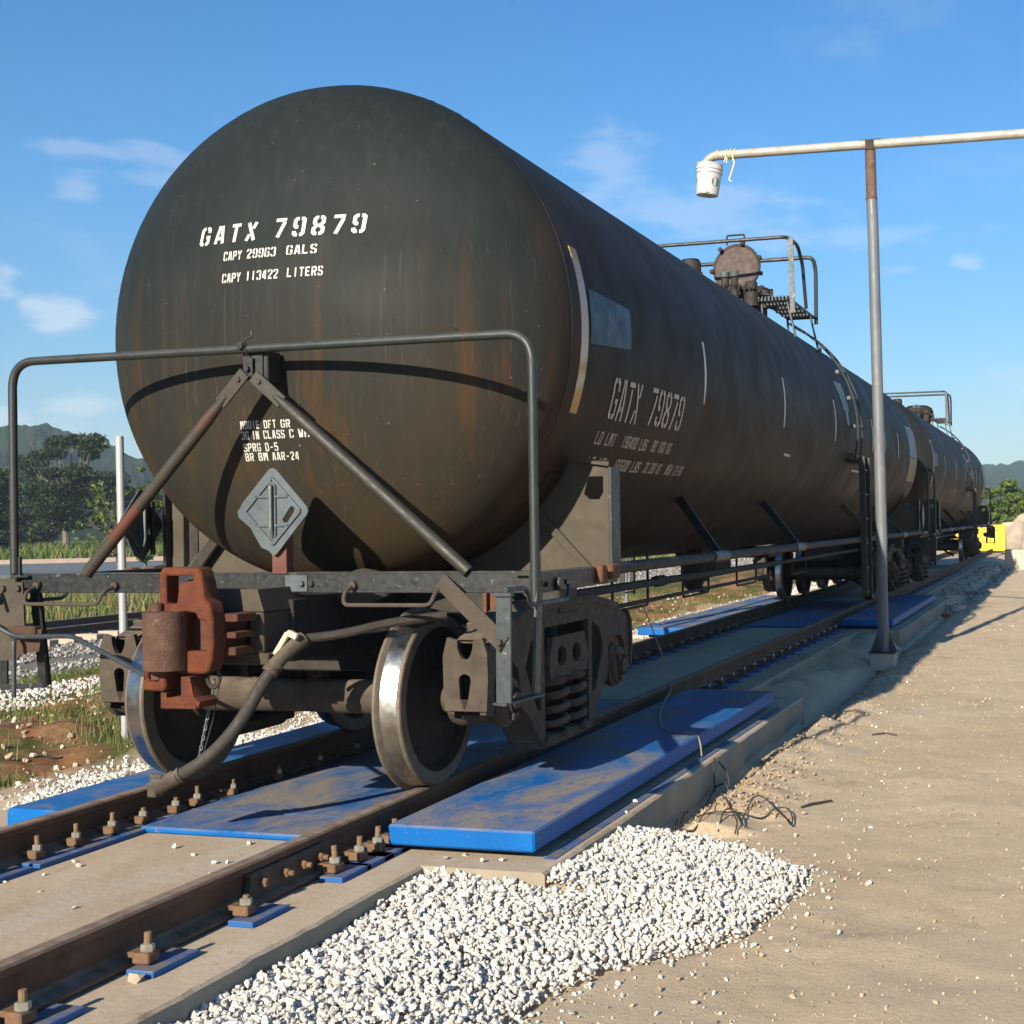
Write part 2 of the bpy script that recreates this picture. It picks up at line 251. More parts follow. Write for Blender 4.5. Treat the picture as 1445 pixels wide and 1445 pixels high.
def leaf_mat(name, a, bb, c3):
    mt, nt, b = newmat(name); t = NT(nt); g = t.n('ShaderNodeNewGeometry')
    c = t.ramp(g.outputs['Random Per Island'], [(0, a), (.55, bb), (1, c3)]); t.l(c, b.inputs['Base Color']); b.inputs['Roughness'].default_value = .6
    b.inputs['Specular IOR Level'].default_value = .25; b.inputs['Subsurface Weight'].default_value = 0
    tr = t.n('ShaderNodeBsdfTranslucent'); t.l(c, tr.inputs[0]); ms = t.n('ShaderNodeMixShader'); ms.inputs[0].default_value = .25
    t.l(b.outputs[0], ms.inputs[1]); t.l(tr.outputs[0], ms.inputs[2]); t.l(ms.outputs[0], nt.nodes['Material Output'].inputs[0]); return mt
M_LEAFD = leaf_mat('dark_tree_leaf', (.010,.022,.007), (.022,.040,.010), (.055,.075,.016))
M_LEAFM = leaf_mat('bush_leaf', (.045,.080,.016), (.080,.125,.022), (.13,.17,.035))
M_GRASS = leaf_mat('green_grass', (.060,.105,.018), (.10,.14,.03), (.20,.19,.06))
M_STRAW = leaf_mat('straw_grass', (.22,.18,.09), (.30,.25,.13), (.16,.17,.05))
M_BARK = pm('grey_bark', (.10,.085,.065), (.17,.145,.115), 6, .95, 0, .3)
M_BARKD = pm('dark_bark', (.06,.045,.035), (.10,.08,.06), 6, .95, 0, .3)
def hill_mat():
    mt, nt, b = newmat('forested_hillside'); t = NT(nt)
    c = t.mix(t.mask(t.noise(.05, 7, .7), .3, .7), (.010,.026,.010), (.036,.060,.020)); c = t.mix(t.mask(t.noise(.012, 4), .4, .7, .5), c, (.045,.07,.02))
    t.l(c, b.inputs['Base Color']); b.inputs['Roughness'].default_value = 1; b.inputs['Specular IOR Level'].default_value = .05
    t.bump(t.noise(.09, 8, .7), b, 1.0, 6.0); return mt
M_HILL = hill_mat()

# ------------------------------------------------------------------ mesh helpers
OFF = Vector((0, 0, 0))
def frames(P):
    n = len(P); T = []
    for i in range(n):
        d = (P[min(i+1, n-1)]-P[max(i-1, 0)]); T.append(d.normalized() if d.length > 1e-9 else Vector((0, 0, 1)))
    a = Vector((0, 0, 1)) if abs(T[0].z) < .9 else Vector((1, 0, 0)); u = (a-T[0]*a.dot(T[0])).normalized(); out = []
    for i in range(n):
        u = (u-T[i]*u.dot(T[i])); u = u.normalized() if u.length > 1e-6 else T[i].orthogonal().normalized(); out.append((T[i], u, T[i].cross(u)))
    return out
def fillet(pts, r, k=5):
    P = [Vector(p) for p in pts]; out = [P[0]]
    for i in range(1, len(P)-1):
        a = (P[i-1]-P[i]); b = (P[i+1]-P[i]); rr = min(r, a.length*.48, b.length*.48); A = P[i]+a.normalized()*rr; B = P[i]+b.normalized()*rr
        for j in range(k+1):
            s = j/k; out.append(A*(1-s)**2+P[i]*2*s*(1-s)+B*s*s)
    out.append(P[-1]); return out
class MB:
    def __init__(s): s.v = []; s.f = []; s.m = []
    def add(s, vs, fs, mi=0):
        o = len(s.v); s.v += [tuple(v) for v in vs]; s.f += [tuple(i+o for i in f) for f in fs]; s.m += [mi]*len(fs); return s
    def box(s, c, d, rot=None, mi=0, ch=None):
        x, y, z = d[0]/2, d[1]/2, d[2]/2; ch = min(x, y, z)*.25 if ch is None else ch; ch = min(ch, x*.6, y*.6, z*.6, .012)
        bm = bmesh.new(); bmesh.ops.create_cube(bm, size=1); bmesh.ops.scale(bm, vec=d, verts=bm.verts)
        if ch > .0004: bmesh.ops.bevel(bm, geom=bm.edges[:], offset=ch, segments=1, affect='EDGES')
        R = rot if rot is not None else Matrix.Identity(3); c = Vector(c)
        vs = [R@v.co+c for v in bm.verts]; bm.verts.index_update(); fs = [[v.index for v in f.verts] for f in bm.faces]; bm.free(); return s.add(vs, fs, mi)
    def bar(s, a, b, w, h, mi=0, upv=(0, 0, 1)):
        a, b = Vector(a), Vector(b); d = (b-a); L = d.length; d.normalize(); u = Vector(upv); u = (u-d*u.dot(d)); u = u.normalized() if u.length > 1e-5 else d.orthogonal().normalized()
        R = Matrix((d, u.cross(d)*-1, u)).transposed(); R = Matrix((d, u.cross(d), u)).transposed(); return s.box((a+b)/2, (L, w, h), R, mi)
    def tube(s, pts, r, n=10, mi=0, cap=True, closed=False):
        P = [Vector(p) for p in pts]; F = frames(P); vs = []; fs = []
        for i, p in enumerate(P):
            ri = r[i] if isinstance(r, (list, tuple)) else r
            for k in range(n):
                a = 2*PI*k/n; vs.append(p+(F[i][1]*math.cos(a)+F[i][2]*math.sin(a))*ri)
        m_ = len(P)
        for i in range(m_-1):
            for k in range(n): fs.append((i*n+k, i*n+(k+1) % n, (i+1)*n+(k+1) % n, (i+1)*n+k))
        if cap: fs.append(tuple(range(n-1, -1, -1))); fs.append(tuple((m_-1)*n+k for k in range(n)))
        return s.add(vs, fs, mi)
    def lathe(s, prof, o, ax, n=40, mis=None):
        """prof: (along axis, radius)"""
        ax = Vector(ax).normalized(); u = ax.orthogonal().normalized(); w = ax.cross(u); o = Vector(o); vs = []; 
        for (t, r) in prof:
            for k in range(n):
                a = 2*PI*k/n; vs.append(o+ax*t+(u*math.cos(a)+w*math.sin(a))*max(r, 1e-4))
        for i in range(len(prof)-1):
            fs = [(i*n+k, i*n+(k+1) % n, (i+1)*n+(k+1) % n, (i+1)*n+k) for k in range(n)]
            if i == 0: s.add(vs, fs, mis[i] if mis else 0); base = len(s.v)-len(vs)
            else: s.f += [tuple(j+base for j in f) for f in fs]; s.m += [mis[i] if mis else 0]*n
        return s
    def cyl(s, a, b, r, n=16, mi=0, ch=.15):
        a, b = Vector(a), Vector(b); L = (b-a).length; c = min(r, L)*ch; return s.lathe([(0, 0), (0, r-c), (c, r), (L-c, r), (L, r-c), (L, 0)], a, b-a, n, [mi]*5)
    def prism(s, loop, holes, to3, n, mi=0):
        """loop/holes: 2-D outlines, to3 maps them to 3-D, n: thickness vector"""
        bm = bmesh.new(); ed = []
        for lp in [loop]+list(holes):
            vs = [bm.verts.new(to3(*p)) for p in lp]
            ed += [bm.edges.new((vs[i], vs[(i+1) % len(vs)])) for i in range(len(vs))]
        n = Vector(n); bmesh.ops.triangle_fill(bm, use_beauty=True, use_dissolve=False, edges=ed, normal=n.normalized())
        g = bmesh.ops.extrude_face_region(bm, geom=bm.faces[:]); bmesh.ops.translate(bm, vec=n, verts=[e for e in g['geom'] if isinstance(e, bmesh.types.BMVert)])
        bmesh.ops.recalc_face_normals(bm, faces=bm.faces[:]); bm.verts.index_update(); vs = [v.co.copy() for v in bm.verts]; fs = [[v.index for v in f.verts] for f in bm.faces]; bm.free(); return s.add(vs, fs, mi)
    def build(s, name, mats, parent=None, smooth=35, off=None):
        me = bpy.data.meshes.new(name); o_ = OFF if off is None else Vector(off)
        me.from_pydata([(v[0]-o_.x, v[1]-o_.y, v[2]-o_.z) for v in s.v], [], s.f)
        mats = mats if isinstance(mats, (list, tuple)) else [mats]
        for mt in mats: me.materials.append(mt)
        if len(mats) > 1: me.polygons.foreach_set('material_index', s.m)
        if smooth:
            me.polygons.foreach_set('use_smooth', [True]*len(me.polygons)); me.set_sharp_from_angle(angle=math.radians(smooth))
        me.update(); o = bpy.data.objects.new(name, me); COL.objects.link(o)
        if parent is not None: o.parent = parent
        return o
def tag(o, label=None, cat=None, group=None, kind=None):
    for k, v in (('label', label), ('category', cat), ('group', group), ('kind', kind)):
        if v: o[k] = v
    return o
def thing(name, label, cat, loc=(0, 0, 0), group=None):
    o = bpy.data.objects.new(name, None); COL.objects.link(o); o.location = loc; o.empty_display_size = .2; return tag(o, label, cat, group)
CHILD = {}
def copy_tree(o, parent=None, rotz=None, loc=None):
    c = o.copy(); COL.objects.link(c); c.parent = parent
    if rotz is not None: c.rotation_euler = (0, 0, rotz)
    if loc is not None: c.location = loc
    for ch in list(o.children): copy_tree(ch, c)
    return c
def np_mesh(name, v, f, mat, smooth=False, parent=None):
    me = bpy.data.meshes.new(name); nv, nf, k = len(v), len(f), f.shape[1]
    me.vertices.add(nv); me.vertices.foreach_set('co', np.asarray(v, np.float32).ravel()); me.loops.add(nf*k); me.loops.foreach_set('vertex_index', f.astype(np.int32).ravel())
    me.polygons.add(nf); me.polygons.foreach_set('loop_start', np.arange(0, nf*k, k, dtype=np.int32)); 
    me.polygons.foreach_set('use_smooth', np.full(nf, bool(smooth)))
    me.materials.append(mat); me.update(calc_edges=True); me.validate(); o = bpy.data.objects.new(name, me); COL.objects.link(o)
    if parent is not None: o.parent = parent
    return o
# ------------------------------------------------------------------ stencil lettering
GL = {'G': [[(1.7,6.5),(1,6.5),(.5,6),(.5,1),(1,.5),(1.7,.5)], [(2.4,6.5),(3,6.5),(3.5,6),(3.5,4.8)], [(2.4,.5),(3,.5),(3.5,1),(3.5,3.1),(2.4,3.1)]],
 'A': [[(.5,0),(1.55,7)], [(3.5,0),(2.45,7)], [(1.6,2),(2.4,2)]], 'T': [[(2,0),(2,5.7)], [(.2,6.5),(3.8,6.5)]], 'X': [[(.5,7),(3.5,0)], [(3.5,7),(2.6,4.6)], [(1.4,2.4),(.5,0)]],
 '7': [[(.2,6.5),(3.8,6.5)], [(3.3,5.6),(1.4,0)]],
 '9': [[(1.7,6.5),(1,6.5),(.5,6),(.5,4),(1,3.4),(1.7,3.4)], [(2.4,6.5),(3,6.5),(3.5,6),(3.5,1),(3,.5),(2.4,.5)], [(1.7,.5),(1,.5),(.5,1),(.5,1.9)]],
 '8': [[(1.7,6.5),(1.1,6.5),(.6,6),(.6,4.5),(1.5,3.5),(.5,2.5),(.5,1),(1,.5),(1.7,.5)], [(2.3,6.5),(2.9,6.5),(3.4,6),(3.4,4.5),(2.5,3.5),(3.5,2.5),(3.5,1),(3,.5),(2.3,.5)]],
 'C': [[(1.7,6.5),(1,6.5),(.5,6),(.5,1),(1,.5),(1.7,.5)], [(2.4,6.5),(3,6.5),(3.5,6),(3.5,4.8)], [(2.4,.5),(3,.5),(3.5,1),(3.5,2.2)]],
 'P': [[(.5,0),(.5,7)], [(1.4,6.5),(3,6.5),(3.5,6),(3.5,3.9),(3,3.4),(1.4,3.4)]], 'Y': [[(.4,7),(1.6,3.9)], [(3.6,7),(2.4,3.9)], [(2,3.2),(2,0)]],
 '2': [[(.5,5.0),(.5,6),(1,6.5),(1.7,6.5)], [(2.4,6.5),(3,6.5),(3.5,6),(3.5,4.5),(.8,1.3)], [(.3,.5),(3.7,.5)]],
 '6': [[(1.7,6.5),(1,6.5),(.5,6),(.5,1),(1,.5),(1.7,.5)], [(2.4,6.5),(3,6.5),(3.5,6),(3.5,5.2)], [(2.4,.5),(3,.5),(3.5,1),(3.5,3),(3,3.5),(2.4,3.5)]],
 '3': [[(.5,5.2),(.5,6),(1,6.5),(1.7,6.5)], [(2.4,6.5),(3,6.5),(3.5,6),(3.5,4.1),(3,3.5),(3.5,2.9),(3.5,1),(3,.5),(2.4,.5)], [(1.7,.5),(1,.5),(.5,1),(.5,1.8)]],
 'L': [[(.5,7),(.5,0)], [(1.3,.5),(3.6,.5)]], 'S': [[(3.5,5.1),(3.5,6),(3,6.5),(2.4,6.5)], [(1.7,6.5),(1,6.5),(.5,6),(.5,4.4),(1,3.8),(3,3.2),(3.5,2.6),(3.5,1),(3,.5),(2.4,.5)], [(1.7,.5),(1,.5),(.5,1),(.5,1.9)]],
 '1': [[(2,0),(2,7)]], 'I': [[(2,0),(2,7)]], '4': [[(2.9,0),(2.9,7)], [(2.0,6.6),(.5,2.6)], [(.2,1.7),(2.1,1.7)]], 'E': [[(.5,7),(.5,0)], [(1.3,6.5),(3.5,6.5)], [(1.3,3.5),(3,3.5)], [(1.3,.5),(3.5,.5)]],
 'R': [[(.5,0),(.5,7)], [(1.4,6.5),(3,6.5),(3.5,6),(3.5,3.9),(3,3.4),(1.4,3.4)], [(2.3,2.6),(3.5,0)]], 'M': [[(.4,0),(.4,7)], [(3.6,0),(3.6,7)], [(1.2,6.8),(2,2.6),(2.8,6.8)]],
 '0': [[(1.7,6.5),(1,6.5),(.5,6),(.5,1),(1,.5),(1.7,.5)], [(2.3,6.5),(3,6.5),(3.5,6),(3.5,1),(3,.5),(2.3,.5)]], 'D': [[(.5,7),(.5,0)], [(1.4,6.5),(2.8,6.5),(3.5,5.8),(3.5,1.2),(2.8,.5),(1.4,.5)]],
 'F': [[(.5,7),(.5,0)], [(1.3,6.5),(3.5,6.5)], [(1.3,3.5),(3,3.5)]], '5': [[(3.5,6.5),(1.3,6.5)], [(.5,7),(.5,3.9),(2.8,3.9),(3.5,3.3),(3.5,1),(3,.5),(2.4,.5)], [(1.7,.5),(1,.5),(.5,1),(.5,1.8)]],
 'W': [[(.3,7),(1,0)], [(3.7,7),(3,0)], [(1.6,0),(2,5),(2.4,0)]], 'B': [[(.5,7),(.5,0)], [(1.4,6.5),(2.8,6.5),(3.3,6),(3.3,4.4),(2.2,3.5),(3.5,2.6),(3.5,1),(3,.5),(1.4,.5)]],
 '-': [[(.8,3.2),(3.2,3.2)]], 'N': [[(.5,0),(.5,7)], [(3.5,0),(3.5,7)], [(1.3,6.4),(2.7,.6)]], 'H': [[(.5,0),(.5,7)], [(3.5,0),(3.5,7)], [(1.3,3.5),(2.7,3.5)]], 'K': [[(.5,0),(.5,7)], [(3.4,7),(1.4,3.8)], [(1.6,3.2),(3.5,0)]], ',': [[(2,-.8),(2,.6)]], ' ': []}
def text_mesh(txt, x0, x1, z0, cap, fn, mat, name, parent, t=.92, slant=0., maxlen=.05, gw=1.0):
    """stencil strokes as thin sheets a few mm proud of the plate; fn maps (x, z) on the plate to 3-D"""
    n_ = len(txt); cell = (x1-x0)/(n_-1+gw*.8+1e-9) if n_ > 1 else (x1-x0)/.8; adv = cell/5*gw; k = cap/7; b = MB()
    for i, ch in enumerate(txt):
        for pl in GL[ch]:
            P = [Vector((p[0], p[1])) for p in pl]; n = len(P); Lf = []; Rg = []
            for j in range(n):
                d1 = (P[j]-P[j-1]).normalized() if j else (P[1]-P[0]).normalized(); d2 = (P[j+1]-P[j]).normalized() if j < n-1 else d1
                tn = (d1+d2).normalized(); nr = Vector((-tn.y, tn.x)); c = max(.6, nr.dot(Vector((-d1.y, d1.x)))); Lf.append(P[j]+nr*t/2/c); Rg.append(P[j]-nr*t/2/c)
            for j in range(n-1):
                ns = max(1, int((P[j+1]-P[j]).length*max(adv, k)/maxlen)); q = []
                for s_ in range(ns+1):
                    f = s_/ns; q += [Lf[j].lerp(Lf[j+1], f), Rg[j].lerp(Rg[j+1], f)]
                vs = [fn(x0+i*cell+a.x*adv+slant*a.y*k, z0+a.y*k) for a in q]; b.add(vs, [(2*s_, 2*s_+1, 2*s_+3, 2*s_+2) for s_ in range(ns)])
    return b.build(name, mat, parent, smooth=0)

# ================================================================== SETTING
from mathutils import noise as mnoise
def fbm(x, y, s, o=3): return mnoise.fractal(Vector((x*s, y*s, 1.7)), 1.0, 2.0, o)
PILE = [(1.17,-3.6),(1.17,-.93),(1.78,-.93),(1.78,.80),(1.95,.80),(2.32,.60),(2.80,.12),(2.76,-.45),(2.70,-.95),(2.36,-1.4),(2.12,-1.85),(2.13,-2.25),(1.93,-2.9),(1.83,-3.6)]
def inpoly(x, y, P):
    c = False; j = len(P)-1
    for i in range(len(P)):
        if (P[i][1] > y) != (P[j][1] > y) and x < (P[j][0]-P[i][0])*(y-P[i][1])/(P[j][1]-P[i][1])+P[i][0]: c = not c
        j = i
    return c
def segd(x, y, pts):
    best = 9
    for (ax, ay), (bx, by) in zip(pts, pts[1:]):
        dx, dy = bx-ax, by-ay; t = max(0, min(1, ((x-ax)*dx+(y-ay)*dy)/(dx*dx+dy*dy))); best = min(best, math.hypot(x-ax-dx*t, y-ay-dy*t))
    return best
def pileh(x, y): return min(.13+.06*math.exp(-((x-1.32)**2+(y+.80)**2)/.16)+.045*math.exp(-((x-1.8)/.3)**2)*(1 if y > -.93 else 0), segd(x, y, PILE[3:])*.26) if inpoly(x, y, PILE) else 0
def interp(v, T): return float(np.interp(v, [a for a, _ in T], [b for _, b in T]))
LEFTP = [(-400,-1.0),(-60,-1.0),(-30,-.95),(-18.5,-.95),(-16.6,-.73),(-12.9,-.73),(-12.2,-.77),(-10.6,-.86),(-9.6,-.72),(-8.9,-.58),(-8.2,-.52),(-6.6,-.46),(-5.6,-.36),(-4.2,-.30),(-3.2,-.36),(-2.6,-.33),(-1.7,-.27)]
def ground_h(x, y):
    if x > -1.7:
        h = -.42+.018*fbm(x, y, 1.1) + .007*fbm(x, y, 3.3) + (.006*fbm(x, y, 13, 4)*(.6+fbm(x+9, y, .8)) if y < 14 else 0)
        if x > 2.2 and y < 40:                                         # old wheel ruts running beside the track
            for xc in (3.05, 4.75): h -= .009*math.exp(-((x-xc-.25*fbm(0, y, .12))/.16)**2)*(1+.8*fbm(x, y, 2.2))
        if x > 1.7: h += .05*math.exp(-((x-2.15)/.22)**2)*max(0, .5+fbm(x, y, 1.6))*(1 if y > 1.3 else 0) - .09*math.exp(-((x-1.84)/.10)**2)*(1 if y > .9 else 0)
        if y > 5: h += .16*math.exp(-(max(0, x-1.35)/.42)**2)*min(1, (y-5)/1.2)*(1+.5*fbm(x, y, 1.3))
        elif y > .9: h += .09*math.exp(-(max(0, x-1.9)/.3)**2)
        if 1.1 < x < 3 and -3.7 < y < 1.4: h += max(0, pileh(x, y)-.004)
        if y > 56: h += 1.65*math.exp(-((y-69)/6.5)**2)/(1+math.exp(-(x-.5)/.35))*(1+.25*fbm(x, y, .5))
        return h
    h = interp(x, LEFTP)
    if -6.8 < x < -2.8: h += .10*fbm(x, y, 1.0)+.05*fbm(x, y, 3.1)
    elif x > -12: h += .04*fbm(x, y, .8)
    else: h += .10*fbm(x, y, .12)
    return h
def axis(*segs):
    out = []
    for a, b, n in segs: out += list(np.linspace(a, b, n, endpoint=False))
    return out
gx = axis((-2400,-400,10),(-400,-60,18),(-60,-20,40),(-20,-8,48),(-8,-1.6,80),(-1.6,1.1,14),(1.1,3.2,70),(3.2,6,70),(6,12,40),(12,60,30),(60,400,20),(400,2400,10))+[2400]
gy = axis((-2400,-60,10),(-60,-8,20),(-8,-4,12),(-4,2,150),(2,10,150),(10,30,110),(30,90,110),(90,400,40),(400,2400,14))+[2400]
gv = np.array([(x, y, ground_h(x, y)-(.02 if inpoly(x, y, PILE) else 0)) for y in gy for x in gx]); nx = len(gx)
gi = np.array([(j*nx+i, j*nx+i+1, (j+1)*nx+i+1, (j+1)*nx+i) for j in range(len(gy)-1) for i in range(nx-1)])
tag(np_mesh('ground', gv, gi, M_GROUND, True), kind='structure')

# weighbridge foundation: narrow strip, widened where the outer deck plates sit
def slab():
    b = MB(); segs = [(-14,-.93,1.17,-1.17),(-.93,5.25,1.78,-1.78),(5.25,12.25,1.20,-1.20),(12.25,19.9,1.78,-1.78),(19.9,57,1.20,-1.20)]
    R, Lf = [], []
    for (a, c, xr, xl) in segs:
        n = max(4, int((min(c, 30)-a)/.07)); ys = np.linspace(a, min(c, 30), n)
        for y in ys: R.append((xr+random.gauss(0, .0015)+.010*fbm(xr, y, 2.5)+.004*fbm(xr, y, 9), y)); Lf.append((xl, y))
        if c > 30: R.append((xr, c)); Lf.append((xl, c))
    n = len(R); vs = []
    for i in range(n):
        xr, y = R[i]; xl = Lf[i][0]; j = .003*fbm(3, y, 14)
        vs += [(xl, y, -.75), (xl, y, -.205), (xl+.015, y, -.19), (xr-.016-abs(j)*2, y, -.19), (xr-.004, y, -.202+j), (xr+j, y, -.75)]
    fs = [(i*6+k, i*6+k+1, (i+1)*6+k+1, (i+1)*6+k) for i in range(n-1) for k in range(5)]
    b.add(vs, fs); o = b.build('concrete_foundation', M_CONC, None, smooth=0); tag(o, kind='structure')
slab()
# second line beyond, with ballast, concrete sleepers and rails
RAILP = [(-.075,0),(.075,0),(.075,.012),(.02,.026),(.009,.04),(.009,.125),(.034,.137),(.036,.165),(.028,.174),(-.028,.174),(-.036,.165),(-.034,.137),(-.009,.125),(-.009,.04),(-.02,.026),(-.075,.012)]
def rail_mesh(x, z0, ya, yb, h, step=None, jog=0):
    b = MB(); s = h/.174; ys = [ya, yb] if not step else list(np.linspace(ya, yb, step)); vs = []; k = len(RAILP)
    for y in ys:
        dx = jog*fbm(x, y, .3) if step else 0
        vs += [(x+dx+p[0], y, z0+p[1]*s) for p in RAILP]
    for i in range(len(ys)-1): b.f += [(i*k+j, i*k+(j+1) % k, (i+1)*k+(j+1) % k, (i+1)*k+j) for j in range(k)]
    b.v = vs; b.f += [tuple(range(k)), tuple((len(ys)-1)*k+j for j in range(k-1, -1, -1))]; b.m = [0]*len(b.f); return b
for x, lb in ((-13.9, 'dark rail of the second track nearer to the tank cars'), (-15.4, 'dark rail of the second track on the side of the tall grass')):
    tag(rail_mesh(x, -.555, -30, 230, .165).build('rail', M_RAILB, smooth=0), lb, 'rail', 'rails of the second track')
b = MB(); b.box((-14.65, 0, -.64), (2.6, .24, .19), ch=.012); sp = None
for i in range(85):
    y = 9.0+i*.62
    if sp is None: sp = b.build('concrete_sleeper', M_SLEEPER, smooth=0); o = sp
    else: o = sp.copy(); COL.objects.link(o)
    o.location = (random.gauss(0, .02), y, random.gauss(0, .006)); tag(o, 'concrete sleeper under the rails of the second track', 'sleeper', 'sleepers of the second track')
# road and yard beyond, across the view on the left
def strip(name, c, d, w, L, z, mat, th=.05):
    d = Vector((d[0], d[1], 0)).normalized(); n = Vector((-d.y, d.x, 0)); b = MB(); c = Vector((c[0], c[1], z))
    vs = []
    for zz in (0, -th): vs += [c+d*s*L+n*t*w+Vector((0, 0, zz)) for s, t in ((-1,-1),(1,-1),(1,1),(-1,1))]
    b.add(vs, [(0,1,2,3),(7,6,5,4),(0,4,5,1),(1,5,6,2),(2,6,7,3),(3,7,4,0)]); return b.build(name, mat, smooth=0)
tag(strip('road', (4.1-.65*88, -6.6+.76*88), (.76, .65), 13, 190, -.80, M_ROAD, .3), kind='structure')
tag(strip('kerb', (4.1-.65*103.5, -6.6+.76*103.5), (.76, .65), .5, 190, -.55, M_KERB, .5), kind='structure')
# hills
def hills():
    EL = [(-180,.03),(-110,.04),(-75,.055),(-60,.066),(-47,.066),(-43.5,.070),(-41.3,.0715),(-40.2,.064),(-39.2,.056),(-38,.049),(-35,.040),(-28,.034),(-20,.030),(-12,.033),(-6,.036),(-3.1,.0385),(-1.8,.0395),(0,.041),(10,.038),(40,.03),(90,.025),(180,.03)]
    az = np.concatenate([np.arange(-180,-50,1.0), np.arange(-50,-34,.075), np.arange(-34,-5,.6), np.arange(-5,1,.06), np.arange(1,181,1.0)]); ds = [340,400,470,540,610,670,715,745,765,800,900]; vs = []
    for a in az:
        far = 1.75 if a > -20 else 1.0; e = interp(a, EL)
        for k, d in enumerate(ds):
            t = max(0, min(1, (d-340)/(745-340))); prof = t**1.25 if d <= 745 else max(0, 1-(d-745)/260)
            D = d*far; x = CAM[0]+D*math.sin(math.radians(a)); y = CAM[1]+D*math.cos(math.radians(a)); h = (1.39+e*745*far)*prof
            bump = (mnoise.fractal(Vector((x*.055, y*.055, 0)), .8, 2.1, 4)*3.2+mnoise.fractal(Vector((x*.2, y*.2, 3)), .8, 2.1, 3)*1.4)*min(1, t*4)*(1 if abs(a+42) < 9 or abs(a+2) < 4 else .7)
            vs.append((x, y, -1.6+h+bump+1.6*prof))
    n = len(ds); fs = [(i*n+k, (i+1)*n+k, (i+1)*n+k+1, i*n+k+1) for i in range(len(az)-1) for k in range(n-1)]
    tag(np_mesh('hills', np.array(vs), np.array(fs), M_HILL, False), kind='structure')
hills()
# ------------------------------------------------------------------ stones
def ico():
    bm = bmesh.new(); bmesh.ops.create_icosphere(bm, subdivisions=1, radius=1); v = np.array([p.co[:] for p in bm.verts]); f = np.array([[q.index for q in p.verts] for p in bm.faces]); bm.free(); return v, f
IV, IF = ico()
IVAR = []
for k in range(14):
    v = IV*(1+RNG.normal(0, .17, (len(IV), 1)));
    for q in range(4):                                               # cut flat fracture faces
        n = RNG.normal(size=3); n /= np.linalg.norm(n); d = RNG.uniform(.45, .8); pr = v@n; v = v-np.outer(np.maximum(0, pr-d), n)
    IVAR.append(v*np.array([1, RNG.uniform(.6, .85), RNG.uniform(.42, .68)]))
IVAR = np.array(IVAR)
def rotm(n):
    q = RNG.normal(size=(n, 4)); q /= np.linalg.norm(q, axis=1)[:, None]; w, x, y, z = q.T
    return np.stack([np.stack([1-2*(y*y+z*z), 2*(x*y-z*w), 2*(x*z+y*w)], -1), np.stack([2*(x*y+z*w), 1-2*(x*x+z*z), 2*(y*z-x*w)], -1), np.stack([2*(x*z-y*w), 2*(y*z+x*w), 1-2*(x*x+y*y)], -1)], 1)
def stones(name, P, sz, mat, kind='stuff'):
    P = np.array(P); n = len(P); sz = np.array(sz); R = rotm(n); V = IVAR[RNG.integers(0, 14, n)]*sz[:, None, None]
    V = np.einsum('nij,nkj->nki', R, V)+P[:, None, :]; F = IF[None]+(np.arange(n)*len(IV))[:, None, None]
    o = np_mesh(name, V.reshape(-1, 3), F.reshape(-1, 3), mat); 
    if kind: tag(o, kind=kind)
    return o
def scatter(n, x0, x1, y0, y1, s0, s1, ok=None, lift=.3, pw=1.0):
    P, Z = [], []
    while len(P) < n:
        x = random.uniform(x0, x1); y = y0+(y1-y0)*random.random()**pw
        if ok and not ok(x, y): continue
        s = random.uniform(s0, s1)*random.choice((.6, .8, 1, 1, 1.15)); P.append((x, y, ground_h(x, y)+s*lift+random.uniform(0, s*(1.6 if n == 25000 else .5)))); Z.append(s)
    return P, Z
P, Z = scatter(25000, 1.17, 2.9, -3.6, 1.25, .008, .021, lambda x, y: inpoly(x, y, PILE) and random.random() < .3+5*segd(x, y, PILE[3:]))
P2, Z2 = scatter(260, 1.9, 3.1, -3.6, 1.4, .006, .018, lambda x, y: not inpoly(x, y, PILE) and random.random() < math.exp(-segd(x, y, PILE[3:])/.05), .3)
o = stones('gravel', P+P2, Z+Z2, M_STONE)
P, Z = scatter(9000, -2.8, -1.8, -.5, 30, .012, .027, lambda x, y: random.random() < (1 if x > -2.25-.25*fbm(x, y, .9) else .22), pw=1.6)
tag(stones('gravel', P, Z, M_STONE))
P, Z = scatter(3600, -9.0, -6.2, 3, 22, .02, .042, lambda x, y: abs(x+7.3+.5*fbm(0, y, .4)) < .95+.5*fbm(x, y, .5), pw=1.3)
stones('gravel', P, Z, M_STONE)
P, Z = scatter(36000, -17.4, -10.7, 6, 85, .026, .050, lambda x, y: x < -11.2 or random.random() < .5, lift=.15, pw=1.9)
stones('ballast', P, Z, M_BALLAST)
P, Z = scatter(1500, -6.9, -3.0, 0, 24, .010, .045, None, pw=1.5)
stones('rubble', P, Z, M_PEBBLE)
P, Z = scatter(12000, 1.85, 9, -3, 34, .003, .011, lambda x, y: not inpoly(x, y, PILE), .1, pw=1.8)
stones('pebbles', P, Z, M_PEBBLE)
P, Z = scatter(900, 1.85, 8, -2.5, 22, .004, .016, lambda x, y: not inpoly(x, y, PILE) and fbm(x, y, .5) > .05, .15, pw=1.5)
stones('pebbles', P, Z, M_STONE)
P, Z = scatter(500, 1.25, 2.2, 20, 44, .02, .05, None, .4)
stones('rubble', P, Z, M_BALLAST)
M_CLOD = stone_mat('earth_clod', [(0, (.25,.175,.11)), (.5, (.35,.26,.17)), (1, (.43,.33,.225))], 10)
P, Z = scatter(1300, 1.82, 2.6, 1.3, 13, .004, .022, lambda x, y: random.random() < math.exp(-((x-2.05)/.22)**2)+.06, .3, pw=1.5)
stones('clods', P, Z, M_CLOD)
